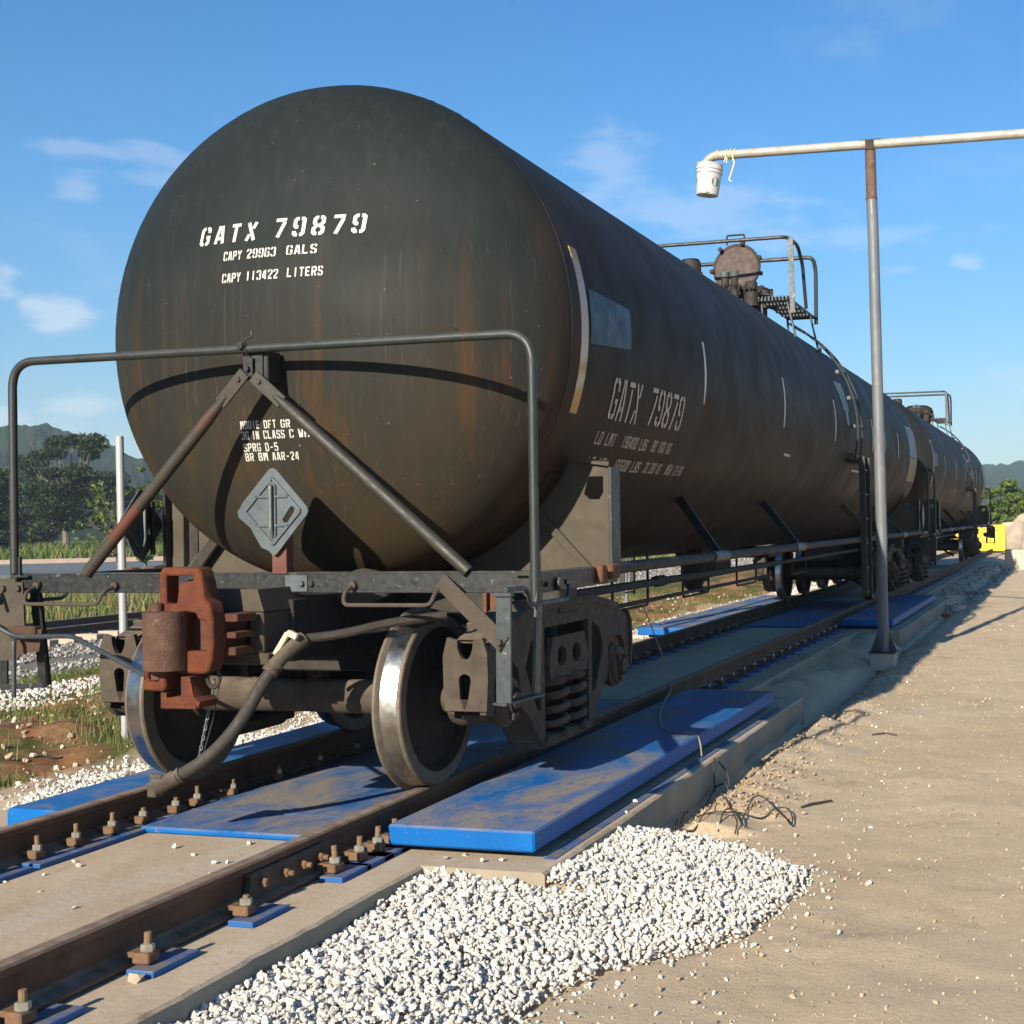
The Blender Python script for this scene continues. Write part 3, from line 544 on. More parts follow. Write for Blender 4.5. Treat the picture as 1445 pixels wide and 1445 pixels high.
P, Z = scatter(1600, 1.9, 7, -2.6, 20, .005, .016, lambda x, y: not inpoly(x, y, PILE), .2, pw=1.6)
stones('clods', P, Z, M_CLOD)
# individual loose stones
def loose(pts, lab, cat, grp, mat, s0, s1, zf=None):
    for (x, y) in pts:
        s = random.uniform(s0, s1); me = bpy.data.meshes.new('loose_stone'); v = (IVAR[random.randrange(14)]*s)@rotm(1)[0].T; v[:, 2] *= .75
        z = (zf if zf is not None else ground_h(x, y))-v[:, 2].min()-.002
        me.from_pydata(v.tolist(), [], IF.tolist()); me.materials.append(mat); o = bpy.data.objects.new('loose_stone', me); COL.objects.link(o); o.location = (x, y, z); tag(o, lab, cat, grp)
loose([(-.50,-1.25),(-.42,-1.31),(-.47,-1.48),(-.56,-1.62),(-.28,-1.72),(-.02,-1.0),(.18,-1.12),(.24,-1.1),(.31,-1.18),(.30,-1.04),(-.20,-.90),(.06,-1.9),(.37,-2.35),(.47,-2.42),(.30,-1.32),(-.1,-2.6),(.52,-2.72),(.12,-.75)],
      'small white stone lying loose on the concrete between the rails', 'stone', 'loose stones on the concrete slab', M_STONE, .012, .022, -.19)
loose([(1.28,-.72),(1.36,-.60),(1.50,-.78),(1.42,-.82),(1.70,.62),(1.74,.35),(1.22,-.80)], 'white stone lying on the concrete ledge beside the front blue deck', 'stone', 'loose stones on the concrete ledge', M_STONE, .014, .024, -.19)
loose([(2.95,-.28),(2.86,.42),(2.90,-.55),(2.75,-1.15),(2.5,-1.52),(2.62,-1.3),(2.3,-1.98),(2.42,-1.75),(2.75,-1.45),(3.02,.25),(2.92,.55),(2.42,1.15),(2.36,1.0),(2.55,.95),(2.30,.9),(2.7,-1.75),(2.45,-2.1),(3.1,.02)],
      'white stone that rolled off the gravel heap onto the dirt', 'stone', 'stones strayed from the gravel heap', M_STONE, .015, .028)
loose([(.93,-2.62)], 'brownish stone beside the blue base plate of the front rail', 'stone', None, M_PEBBLE, .035, .036, -.19)

# ------------------------------------------------------------------ plants
def blades(name, n, x0, x1, y0, y1, h0, h1, w, mat, ok=None, pw=1.0, clump=1, spread=.06):
    base = []
    while len(base) < n//clump:
        x = random.uniform(x0, x1); y = y0+(y1-y0)*random.random()**pw
        if ok and not ok(x, y): continue
        base.append((x, y, ground_h(x, y)))
    B = np.repeat(np.array(base), clump, 0); k = len(B); B[:, :2] += RNG.normal(0, spread, (k, 2)); a = RNG.uniform(0, 2*PI, k); h = RNG.uniform(h0, h1, k); ww = w*RNG.uniform(.6, 1.3, k)
    d = np.stack([np.cos(a), np.sin(a), 0*a], 1); lean = RNG.normal(0, .32, (k, 2)); T = B+np.c_[lean*h[:, None], h]; Mi = B+np.c_[lean*h[:, None]*.3, h*.55]
    V = np.stack([B-d*ww[:, None], B+d*ww[:, None], Mi+d*ww[:, None]*.7, Mi-d*ww[:, None]*.7, T], 1).reshape(-1, 3); o5 = (np.arange(k)*5)[:, None]
    F = np.concatenate([o5+np.array([[0,1,2]]), o5+np.array([[0,2,3]]), o5+np.array([[3,2,4]])]); return tag(np_mesh(name, V, F, mat), kind='stuff')
blades('weeds', 12000, -6.9, -2.9, .5, 26, .03, .15, .005, M_GRASS, lambda x, y: fbm(x, y, .8) > .02, 1.5, 9, .07)
blades('weeds', 2200, -6.9, -2.9, .5, 22, .05, .20, .003, M_STRAW, lambda x, y: fbm(x, y, 1.1) > .0, 1.5, 6, .06)
blades('grass', 9000, -10.9, -9.5, 5, 70, .05, .16, .010, M_GRASS, lambda x, y: fbm(x, y, .35) > -.1, 1.6, 5, .12)
blades('tall_grass', 12000, -30, -16.8, 8, 90, .35, .95, .016, M_STRAW, lambda x, y: True, 1.5, 5, .2)
blades('grass', 14000, -34, -17.5, 8, 110, .25, .8, .03, M_GRASS, lambda x, y: fbm(x, y, .2) > -.15, 1.5, 5, .25)
blades('undergrowth', 26000, -140, -60, 60, 150, .3, 1.3, .09, M_GRASS, lambda x, y: -.65*(x-4.1)+.76*(y+6.6) > 106, 1.0, 5, .7)
def tree(name, lab, cat, grp, loc, H, crownR, crownH, lm, bm_, leaf, nleaf, trunkR, seed, bare=0, clumps=26, lift=.35):
    rnd = random.Random(seed); rg = np.random.default_rng(seed); t = thing(name, lab, cat, loc, grp); b = MB()
    tr = [Vector((0, 0, -.4))]; k = 6
    for i in range(1, k+1): tr.append(Vector((rnd.gauss(0, .02)*H*i/k, rnd.gauss(0, .02)*H*i/k, H*.62*i/k)))
    b.tube(tr, [trunkR*(1-.7*i/k) for i in range(k+1)], 7); tips = []
    for i in range(clumps):
        h = rnd.random(); st = tr[2+int(h*3.9)]; a = rnd.uniform(0, 2*PI); rr = crownR*math.sqrt(rnd.uniform(.05, 1)); zz = H-crownH*rnd.random()**.8
        sc = math.sqrt(max(.08, 1-((zz-(H-crownH*.48))/(crownH*.58))**2)); e = Vector((math.cos(a)*rr*sc, math.sin(a)*rr*sc, zz)); mid = (st+e)/2+Vector((rnd.gauss(0, .1)*crownR, rnd.gauss(0, .1)*crownR, -.04*H))
        b.tube([st, mid, e], [trunkR*.34, trunkR*.2, trunkR*.06], 5); tips.append(e)
        if bare:
            for q in range(bare): b.tube([mid.lerp(e, rnd.random()), e+Vector((rnd.gauss(0, .16), rnd.gauss(0, .16), rnd.gauss(.1, .16)))*crownR], [trunkR*.10, trunkR*.03], 4)
    b.build('trunk', bm_, t, off=(0, 0, 0)); n = nleaf; T = np.array([e[:] for e in tips]); sz = rg.uniform(.5, 1.25, len(T))*crownR*.30
    idx = rg.integers(0, len(T), n); u = rg.normal(size=(n, 3)); u /= np.linalg.norm(u, axis=1)[:, None]; C_ = T[idx]+u*(rg.random((n, 1))**.45)*sz[idx, None]*np.array([1.25, 1.25, .62])
    R = rotm(n); L = leaf*rg.uniform(.6, 1.3, n)[:, None]; q = [np.array(p) for p in ((-1,-.45,0),(1,-.45,0),(1,.45,.15),(-1,.45,.15))]
    V = np.stack([C_+np.einsum('nij,j->ni', R, p)*L for p in q], 1).reshape(-1, 3); F = np.arange(n*4).reshape(-1, 4); np_mesh('crown', V, F, lm, False, t); return t
def pol(dx, dy, D): return (CAM[0]+dx*D, CAM[1]+dy*D)
def at_az(u, D, z):
    d = fw+rt*((u-CX)/FPX); d.z = 0; d.normalize(); return (CAM[0]+d.x*D, CAM[1]+d.y*D, z)
tree('broadleaf_tree', 'large dark spreading tree standing beyond the road on the left', 'tree', None, at_az(92, 165, -1.0), 13.2, 5.6, 10.4, M_LEAFD, M_BARK, .17, 17000, .42, 3, 3, 38)
tree('broadleaf_tree', 'dark tree cut by the left picture edge, beyond the road', 'tree', None, at_az(-30, 150, -1.0), 8.5, 4.6, 8, M_LEAFD, M_BARKD, .22, 11000, .35, 5, 0, 24)
tree('broadleaf_tree', 'dark tree to the right of the large spreading tree, partly behind the steel post', 'tree', None, at_az(176, 175, -1.0), 8.6, 4.0, 7.6, M_LEAFD, M_BARKD, .21, 11000, .3, 8, 1, 24)
tree('broadleaf_tree', 'dark bushy tree far behind the large spreading tree on the left', 'tree', None, at_az(30, 190, -1.0), 8.2, 5.5, 7.8, M_LEAFD, M_BARKD, .23, 11000, .3, 11, 0, 22)
tree('broadleaf_tree', 'dark bushy tree behind the left end of the near tank car', 'tree', None, at_az(218, 190, -1.0), 7.8, 4.6, 7.0, M_LEAFD, M_BARKD, .23, 11000, .3, 12, 0, 22)
tree('sparse_tree', 'small half bare tree with pale twigs in front of the road', 'tree', None, at_az(166, 74, -.95), 4.9, 2.1, 3.7, M_LEAFM, M_BARK, .09, 620, .10, 21, 7, 22)
tree('sparse_tree', 'slim young tree beside the steel post, under the left diamond placard', 'tree', None, at_az(203, 66, -.95), 5.4, .8, 4.6, M_LEAFM, M_BARK, .09, 520, .07, 22, 2, 14)
ORD = ['outermost on the left', 'second from the left', 'third from the left', 'third from the right', 'second from the right', 'outermost on the right']
for i, (u, D, H, r_) in enumerate([(872, 92, 3.6, 2.0), (925, 84, 4.4, 2.3), (975, 98, 4.0, 2.4), (1020, 88, 4.2, 2.0), (1062, 104, 4.8, 2.6), (1110, 96, 4.4, 2.4)]):
    tree('wayside_bush', 'green bush under the near tank car, beyond the second track, '+ORD[i]+' there', 'bush', 'bushes seen under the tank car', at_az(u, D, -.95), H, r_, H*.9, M_LEAFM if i % 2 else M_LEAFD, M_BARKD, .17, 1900, .07, 40+i, 0, 14)
tree('wayside_bush', 'tall bright green bush just right of the end of the train', 'bush', None, at_az(1415, 100, -.3), 4.3, 1.9, 4.0, M_LEAFM, M_BARKD, .15, 4200, .08, 60, 0, 20)
tree('wayside_bush', 'lower rounded green bush on the soil bank at the right picture edge', 'bush', None, at_az(1450, 92, .5), 2.2, 1.7, 2.0, M_LEAFM, M_BARKD, .14, 2600, .06, 61, 0, 16)
tree('wayside_bush', 'green bush behind the soil bank, outermost on the right', 'bush', None, at_az(1480, 105, .3), 3.0, 2.0, 2.7, M_LEAFM, M_BARKD, .14, 2600, .06, 62, 0, 16)

# ================================================================== TANK CAR (built where it stands; near front axle at y = 0)
YC = 9.135; R_T, Z_T, Y_H, H_H = 1.45, 2.504, .392, .688
OFF = Vector((0, YC, 0))
def head_pt(x, z, off=.004):
    q = 1-(x*x+(z-Z_T)**2)/(R_T*R_T); y = Y_H-H_H*math.sqrt(max(0, q)); n = Vector((x/R_T**2, (y-Y_H)/H_H**2, (z-Z_T)/R_T**2)).normalized(); return Vector((x, y, z))+n*off
def side_pt(y, arc, off=.004): a = arc/R_T; return Vector(((R_T+off)*math.cos(a), y, Z_T+(R_T+off)*math.sin(a)))
def cylpatch(b, y0, y1, a0, a1, off=.004, mi=0, ny=1):
    n = max(2, int(abs(a1-a0)/4)); ny = max(ny, 1); vs = []
    for o_ in (off, -.01):
        for i in range(n+1):
            for j in range(ny+1): vs.append(side_pt(y0+(y1-y0)*j/ny, math.radians(a0+(a1-a0)*i/n)*R_T, o_))
    w = ny+1; h = (n+1)*w; fs = [(i*w+j, i*w+j+1, (i+1)*w+j+1, (i+1)*w+j) for i in range(n) for j in range(ny)]
    rim = [j for j in range(w)]+[i*w+w-1 for i in range(1, n+1)]+[n*w+j for j in range(w-2, -1, -1)]+[i*w for i in range(n-1, 0, -1)]
    fs += [(rim[k], rim[(k+1) % len(rim)], rim[(k+1) % len(rim)]+h, rim[k]+h) for k in range(len(rim))]; return b.add(vs, fs, mi)
def shell():
    b = MB(); prof = []
    L = 2*YC
    for k in range(15): t = k/14*PI/2; prof.append((Y_H-H_H*math.cos(t), R_T*math.sin(t)))
    for k in range(1, 18): prof.append((Y_H+(L-2*Y_H)*k/18, R_T))
    for k in range(15): t = PI/2-k/14*PI/2; prof.append((L-Y_H+H_H*math.cos(t), R_T*math.sin(t)))
    b.lathe(prof, (0, 0, Z_T), (0, 1, 0), 96); return b
def wheel(b_, x, y, s):
    r = .462; X = lambda t: x+s*t
    pr = [(-.06,.085),(-.06,.135),(-.02,.15),(.035,.25),(.030,.365),(.004,.385),(0,.40),(0,r+.018),(.007,r+.026),(.020,r+.027),(.030,r+.016),(.037,r+.004),(.050,r),(.125,r-.006),(.140,r-.010),(.145,r-.018),(.145,.385),(.130,.370),(.095,.345),(.105,.22),(.135,.155),(.175,.135),(.180,.085)]
    ms = [2,2,2,2,2,2,1,1,1,1,1,0,0,1,1,1,2,2,2,2,2,2]
    return b_.lathe([(p, q) for p, q in pr], (x, y, .462), (s, 0, 0), 64, ms)
def helix(c, r, h, turns, n=14):
    return [Vector((c[0]+r*math.cos(2*PI*k/n), c[1]+r*math.sin(2*PI*k/n), c[2]+h*k/(n*turns))) for k in range(n*turns+1)]
def make_truck(root):
    AX = (-.03, 1.75); t = None
    b = MB(); b.box((0, .86, .60), (2.36, .40, .17), ch=.01); b.box((0, .86, .70), (.6, .5, .12)); b.cyl((0, .86, .70), (0, .86, .92), .2)
    t = b.build('truck', M_UNDER, root)                              # bolster is the trunk of the truck
    for y in AX:
        for s in (1, -1): wheel(MB(), s*.677, y, s).build('wheel', [M_TREAD, M_FLANGE, M_WHEEL], t, 30)
        b = MB(); b.lathe([(-1.26, .07), (-.82, .075), (-.80, .105), (-.60, .098), (0, .088), (.60, .098), (.80, .105), (.82, .075), (1.26, .07)], (0, y, .462), (1, 0, 0), 28); b.build('axle', M_CAST, t)
        for s in (1, -1):
            b = MB(); b.lathe([(.92,.08),(.92,.13),(.96,.142),(1.0,.142),(1.02,.128),(1.16,.128),(1.17,.142),(1.205,.142),(1.215,.125),(1.235,.12),(1.24,.05),(1.27,.045),(1.27,0)], (0, y, .462), (s, 0, 0), 28)
            for k in range(3): a = k*2*PI/3+.3; b.cyl((s*1.235, y+.085*math.cos(a), .462+.085*math.sin(a)), (s*1.262, y+.085*math.cos(a), .462+.085*math.sin(a)), .022, 6)
            b.build('bearing', M_CAST, t)
            b = MB(); b.prism([(-.155,.50),(-.15,.60),(-.09,.645),(.09,.645),(.15,.60),(.155,.50),(.13,.50),(.10,.57),(-.10,.57),(-.13,.50)], [], lambda p, q: Vector((s*1.01, y+p, q)), (s*.17, 0, 0)); b.build('bearing_adapter', M_ORANGE, t, 0)
    mid = .86
    out = [(-.30,.42),(-.30,.66),(-.24,.78),(-.10,.83),(.16,.875),(.46,.915),(1.26,.915),(1.56,.875),(1.82,.83),(1.96,.78),(2.02,.66),(2.02,.42),(1.93,.40),(1.91,.60),(1.83,.655),(1.67,.655),(1.59,.60),(1.57,.40),(1.46,.34),(1.28,.17),(1.16,.12),(.56,.12),(.44,.17),(.26,.34),(.15,.40),(.13,.60),(.05,.655),(-.11,.655),(-.19,.60),(-.21,.40)]
    holes = [[(.22,.60),(.30,.74),(.43,.78),(.44,.34),(.38,.36)], [(1.50,.60),(1.34,.36),(1.28,.34),(1.29,.78),(1.42,.74)], [(.50,.80),(1.22,.80),(1.22,.19),(.50,.19)]]
    for s in (1, -1):
        b = MB(); dx_ = .10 if s < 0 else .022; f = lambda x: (lambda p, q: Vector((s*x, p, q)))
        b.prism(out, holes, f(.985), (s*.028, 0, 0)); b.prism(out, holes, f(1.155), (s*.035, 0, 0))
        n = len(out)
        for i in range(n):                                           # cast webs that close the box section between both plates
            p, q = out[i], out[(i+1) % n]
            if i in (0, 1): continue
            a = Vector((s*1.013, p[0], p[1])); c = Vector((s*1.013, q[0], q[1])); d = Vector((s*.142, 0, 0)); nn_ = Vector((0, -(q[1]-p[1]), q[0]-p[0])).normalized()*.018
            b.add([a, c, c+d, a+d, a+nn_, c+nn_, c+d+nn_, a+d+nn_], [(0,1,2,3),(7,6,5,4),(0,4,5,1),(2,6,7,3)])
        for H_ in holes[:2]:
            for i in range(len(H_)):
                p, q = H_[i], H_[(i+1) % len(H_)]; a = Vector((s*1.0, p[0], p[1])); c = Vector((s*1.0, q[0], q[1])); d = Vector((s*.17, 0, 0)); b.add([a, c, c+d, a+d], [(0,1,2,3)])
        arc = lambda cx, cz, rx, rz, a0, a1, k: [(cx+rx*math.cos(math.radians(a0+(a1-a0)*j/k)), cz+rz*math.sin(math.radians(a0+(a1-a0)*j/k))) for j in range(k+1)]
        # end plate with its round notch and teardrop hole
        face = [(.968,.44),(.962,.60),(.960,.72),(.985,.815)]+arc(1.085,.80,.045,.10,180,360,8)+[(1.180,.815),(1.206,.74),(1.210,.60),(1.200,.44)]
        tear = arc(1.082,.60,.034,.03,0,180,6)+[(1.055,.50),(1.078,.435),(1.10,.50)]
        b.prism(face, [tear] if True else [], lambda p, q: Vector((s*p, -.318, q)), (0, .03, 0)); b.prism(face, [tear], lambda p, q: Vector((s*p, 2.038, q)), (0, -.03, 0))
        b.bar((s*1.085, -.05, .845), (s*1.085, .45, .925), .235, .05); b.bar((s*1.085, .43, .925), (s*1.085, 1.29, .925), .235, .05); b.bar((s*1.085, 1.27, .925), (s*1.085, 1.77, .845), .235, .05)
        b.box((s*1.085, .86, .16), (.26, .74, .05)); 
        if dx_: b.v = [(v[0]+dx_, v[1], v[2]) for v in b.v]
        b.build('side_frame', M_CAST, t, 30)
        b = MB(); b.prism([(.56,.50),(1.16,.50),(1.18,.60),(1.12,.735),(.60,.735),(.54,.60)], [arc(.74,.62,.075,.06,0,330,8), arc(.98,.62,.075,.06,0,330,8)], lambda p, q: Vector((s*1.19, p, q)), (s*.035, 0, 0)); b.box((s*1.10, .86, .51), (.22, .60, .03)); b.build('bolster_end', M_CAST, t, 30)
        for (dx, dy) in ((1.155,.69),(1.155,.98),(1.00,.69),(1.00,.98)):
            b = MB(); b.tube(helix((s*dx, dy, .175), .105, .32, 4.0 and 4), .023, 7); b.build('spring', M_CAST, t)
    for y in (.42, 1.30):
        b = MB(); b.bar((-.72, y, .36), (.72, y, .36), .09, .07); b.bar((-.72, y, .36), (0, y+(.16 if y < 1 else -.16), .36), .05, .05); b.bar((.72, y, .36), (0, y+(.16 if y < 1 else -.16), .36), .05, .05)
        for s in (1, -1): b.box((s*.745, y+(.06 if y > 1 else -.06), .42), (.09, .06, .30))
        b.build('brake_beam', M_UNDER, t)
    return t
def bev(o, w, seg=2):
    m_ = o.modifiers.new('bevel', 'BEVEL'); m_.width = w; m_.segments = seg; m_.limit_method = 'ANGLE'; m_.angle_limit = math.radians(40); m_.use_clamp_overlap = True
    o.data.polygons.foreach_set('use_smooth', [True]*len(o.data.polygons)); o.data.set_sharp_from_angle(angle=math.radians(50)); return o
def make_end(root):
    ends = []
    A = lambda o: (ends.append(o), o)[1]
    ye = -.47
    # end sill and side sills
    b = MB(); b.box((-.005, ye+.04, 1.104), (3.08, .012, .105), ch=.003); b.box((-.005, ye+.075, 1.152), (3.08, .085, .012), ch=.003); b.box((-.005, ye+.075, 1.056), (3.08, .085, .012), ch=.003)
    for x in (-.93, -1.40, .54, 1.06, .30): b.cyl((x, ye+.036, 1.10), (x, ye+.018, 1.10), .018, 6)
    sill = A(b.build('end_sill', M_BLK, root))
    b = MB(); b.box((.215, ye+.028, 1.10), (.13, .008, .085)); b.cyl((.25, ye+.026, 1.10), (.25, ye+.005, 1.10), .016, 6); b.build('wear_plate', M_ALU, sill)
    for s in (1, -1):
        b = MB(); b.box((s*1.532, .19, 1.095), (.014, 1.32, .10), ch=.003); b.box((s*1.49, .19, 1.141), (.08, 1.32, .012), ch=.003)
        b.cyl((s*1.538, -.12, 1.08), (s*1.565, -.12, 1.08), .035, 10); b.cyl((s*1.538, -.36, 1.095), (s*1.556, -.36, 1.095), .016, 6); b.cyl((s*1.538, -.28, 1.085), (s*1.556, -.28, 1.085), .014, 6)
        A(b.build('side_sill', M_BLK, root))
        b = MB(); b.box((s*1.535, .72, 1.112), (.08, .13, .085), ch=.008); A(b.build('pipe_socket', M_ORANGE, root)); b = MB(); b.box((s*1.545, .52, 1.105), (.06, .09, .10), ch=.008); A(b.build('pipe_clip', M_ORANGE, root))
        # transverse saddle plate, its outer flange, gussets
        arcp = [((R_T+.012)*math.cos(math.radians(a)), Z_T+(R_T+.012)*math.sin(math.radians(a))) for a in np.linspace(-31, -84, 14)]
        lp = [(.20,1.03),(1.46,1.075),(1.505,1.11),(1.505,1.70),(1.46,1.735),(1.30,1.765)]+arcp
        h1 = [(1.335,1.56),(1.37,1.53),(1.43,1.53),(1.455,1.57),(1.455,1.665),(1.36,1.665)]
        b = MB(); b.prism(lp, [h1], lambda p, q: Vector((s*p, .85, q)), (0, .022, 0)); sd_ = A(b.build('saddle_plate', M_SADDLE, root, 0))
        b = MB(); b.box((s*1.517, .865, 1.405), (.022, .15, .62), ch=.003); b.build('saddle_flange', M_BLK, sd_)
        b = MB(); b.bar((s*1.06, .835, 1.44), (s*1.37, .835, 1.115), .028, .05); b.build('saddle_gusset', M_SADDLE, sd_); b = MB(); b.bar((s*1.30, .835, 1.765), (s*1.50, .835, 1.735), .03, .03, upv=(0,1,0)); b.build('saddle_gusset', M_SADDLE, sd_)
        if s < 0:
            b = MB(); b.box((-1.33, .845, 1.30), (.055, .012, .52)); b.bar((-1.30, .80, 1.12), (-1.10, .80, 1.36), .05, .07); b.build('saddle_stay', M_UNDER, sd_)
        b = MB(); cylpatch(b, .62, 1.12, (-34 if s > 0 else -146), (-86 if s > 0 else -94), .012, ny=1); A(b.build('saddle_pad', M_TANK, root))
    b = MB(); b.box((0, .865, .945), (2.45, .30, .16), ch=.01); b.prism([(-.30,.95),(.30,.95),(.62,.70),(-.62,.70)], [], lambda p, q: Vector((p, .74, q)), (0, .24, 0)); A(b.build('body_bolster', M_UNDER, root, 0))
    for s in (1, -1):
        b = MB(); b.prism([(.945,.80),(.945,1.04),(1.06,1.04),(1.06,.90),(1.02,.80)], [], lambda p, q: Vector((s*p, .36, q)), (0, .02, 0)); b.box((s*.925, .36, .90), (.022, .06, .30)); A(b.build('sill_gusset', M_ORANGE, root, 0))
    # centre sill stub, striker
    b = MB(); b.box((0, .95, .86), (.46, 2.9, .32), ch=.006); A(b.build('stub_sill', M_UNDER, root))
    b = MB(); b.prism([(-.22,1.085),(.18,1.085),(.215,.975),(-.25,.975)], [], lambda p, q: Vector((p, -.74, q)), (0, .36, 0)); b.box((-.02+.18, -.60, .87), (.085, .26, .21)); b.box((-.02-.21, -.60, .87), (.085, .26, .21)); b.box((-.02, -.60, .735), (.50, .26, .06)); A(b.build('striker', M_DIRTY, root, 0))
    # coupler
    yf = -1.0
    T = lambda y: (lambda p, q: Vector((p, y, q)))
    body = [(-.262,1.005),(-.205,1.015),(-.185,1.03),(-.183,1.17),(-.165,1.205),(.035,1.205),(.055,1.18),(.072,1.055),(.100,1.03),(.115,.96),(.118,.84),(.108,.76),(.090,.70),(.052,.69),(-.06,.69),(-.26,.74)]
    hole = [(-.145,1.165),(.010,1.165),(.008,1.14),(-.07,1.135),(-.085,1.03),(-.145,1.025)]
    throat = [(-.055,.975),(-.03,.99),(.02,.985),(.03,.955),(.072,.945),(.088,.925),(.088,.82),(.072,.80),(-.03,.80),(-.055,.83)]
    b = MB(); b.prism(body, [hole, throat], T(yf-.02), (0, .11, 0)); b.prism(body[5:]+[(-.183,1.17)], [], T(yf+.085), (0, .02, 0)) if False else None
    b.prism([(-.15,1.02),(-.10,1.02),(-.09,1.14),(.0,1.15),(.02,1.04),(-.035,1.0),(-.06,.97),(-.06,.79),(-.10,.76),(-.20,.80)], [], T(yf+.06), (0, .12, 0))
    
    b.prism([(-.262,.745),(-.15,.745),(-.13,.735),(-.13,.62),(-.15,.605),(-.258,.61)], [[(-.235,.69),(-.222,.70),(-.185,.70),(-.178,.685),(-.178,.655),(-.225,.652)]], T(yf-.05), (0, .12, 0))
    cp = A(b.build('coupler', M_COUP, root, 20)); bev(cp, .012)
    b = MB(); b.box((0.01, yf+.32, .875), (.18, .50, .18), ch=.012); b.box((.10, yf+.16, .955), (.17, .16, .04)); b.box((.10, yf+.16, .87), (.15, .16, .03)); b.box((.09, yf+.17, .79), (.15, .16, .04)); b.build('shank', pm('dark_coupler_rust', (.055,.018,.010), (.085,.028,.014), 9, .9, 0, .4), cp, 20)
    b = MB(); pr = [(-.270,.965)]; kn = [(-.226,-1.02)]+[(-.128-.098*math.cos(a), -1.06-.095*math.sin(a)) for a in np.linspace(0, PI, 15)]+[(-.030,-1.02)]
    b.prism(kn, [], lambda p, q: Vector((p, q, .712)), (0, 0, .283)); ko = b.build('knuckle', M_KNUCK, cp, 40); bev(ko, .014)
    b = MB(); b.cyl((-.185,-1.035,.66), (-.185,-1.035,1.035), .030, 14); b.build('knuckle_pin', M_KNUCK, cp, 40)
    b = MB(); b.tube([(.055+.035*math.cos(a), -.93, .665+.05*math.sin(a)) for a in np.linspace(0, 2*PI, 19)], .010, 7); b.build('lock_lift', M_UNDER, cp)
    b = MB(); b.prism([(-.165,.60),(-.165,.53),(-.145,.520),(.045,.530),(.055,.56),(.02,.58),(.0,.68),(-.05,.68),(-.05,.585),(-.13,.575),(-.135,.60)], [], T(yf-.04), (0, .15, 0)); b.box((-.06, yf+.03, .535), (.2, .16, .02)); bev(b.build('shelf', M_COUP, cp, 20), .010)
    b = MB(); b.tube(fillet([(-1.80,-.60,1.00),(-1.42,-.60,.82),(-1.0,-.66,.835),(-.72,-.80,.78),(-.27,-1.0,.672)], .06), .013, 8); b.tube(fillet([(-1.42,-.60,.82),(-1.40,-.63,.80),(-1.395,-.64,.50)], .03), .012, 8); A(b.build('uncoupling_lever', M_STEP, root))
    b = MB(); b.box((-1.40, -.55, .845), (.18, .06, .06)); b.prism([(-1.52,.86),(-1.28,.86),(-1.30,.74),(-1.44,.72)], [], T(-.56), (0, .02, 0)); A(b.build('lever_bracket', pm('lever_bracket_rust', (.045,.022,.013), (.07,.036,.02), 12, .9, 0, .4), root, 0))
    # air hose with cream angle cock lever
    hp = fillet([(.300,-.72,.745),(.245,-.80,.63),(.16,-.86,.44),(.02,-.92,.27),(-.16,-.96,.165)], .12, 7); b = MB(); b.tube(hp, .032, 14); hs = A(b.build('air_hose', M_HOSE, root))
    b = MB(); b.tube([(.365,-.62,.83),(.34,-.66,.80),(.30,-.72,.745),(.268,-.765,.685)], [.04,.04,.036,.038], 12); b.tube([(.287,-.74,.715),(.279,-.75,.70)], .043, 12); b.tube([(.272,-.76,.69),(.262,-.772,.672)], .044, 12)
    b.build('hose_collar', M_CAST, hs)
    for q in (0, .035, .07): b = MB(); b.tube([(-.115-q,-.952,.19-q*.42),(-.128-q,-.955,.183-q*.42)], .040, 12); b.build('hose_ferrule', M_CAST, hs)
    b = MB()
    b.tube([(-.13,-.955,.18),(-.20,-.965,.15),(-.245,-.968,.135)], [.036,.04,.05], 12); b.box((-.235, -.97, .165), (.075, .06, .05)); b.box((-.255, -.97, .115), (.05, .07, .07)); b.build('hose_coupling', M_CAST, hs)
    b = MB(); b.bar((.245,-.69,.755), (.325,-.70,.865), .022, .026); b.bar((.325,-.70,.868), (.378,-.70,.845), .03, .03); b.build('cock_lever', M_CREAM, hs)
    b = MB(); b.tube(fillet([(.37,-.60,.83),(.52,-.55,.845),(.75,-.42,.90),(1.0,-.30,.93)], .1), .024, 10); b.tube(fillet([(.2,.2,.8),(.5,-.2,.84),(.9,-.25,.90)], .1), .02, 8); A(b.build('train_line', M_UNDER, root))
    b = MB(); n = 17
    for k in range(n):
        f = k/(n-1); c = Vector((.040-.10*f, -.90, .64-.40*f)); b.tube([c+Vector((math.cos(a)*.007*(k % 2), math.sin(a)*.0 + math.cos(a)*.007*((k+1) % 2), math.sin(a)*.0145)) for a in np.linspace(0, 2*PI, 9)], .0028, 5)
    A(b.build('chain', M_GALV, root)); b = MB(); b.tube([(.075,-.9,.66),(.03,-.905,.45),(-.035,-.905,.26)], .0028, 5); A(b.build('chain_wire', M_STEP, root))
    # hand rail, A brace
    b = MB(); b.tube(fillet([(-1.545,ye+.01,1.16),(-1.545,ye+.01,2.331),(1.555,ye+.01,2.331),(1.555,ye+.01,1.02)], .15, 8), .0235, 14); b.box((-1.545, ye+.02, 1.19), (.07, .02, .12)); b.box((1.555, ye+.02, 1.14), (.05, .02, .22)); hr = A(b.build('hand_rail', M_PIPE, root))
    b = MB(); b.box((-.03, ye+.04, 2.245), (.12, .02, .15)); b.box((.03, ye+.10, 2.24), (.05, .12, .17)); b.box((-.045, ye+.015, 2.235), (.055, .012, .10)); b.cyl((-.045, ye+.01, 2.225), (-.045, ye-.012, 2.225), .016, 6); b.cyl((-.07, ye-.0, 2.345), (-.07, ye-.03, 2.345), .02, 8)
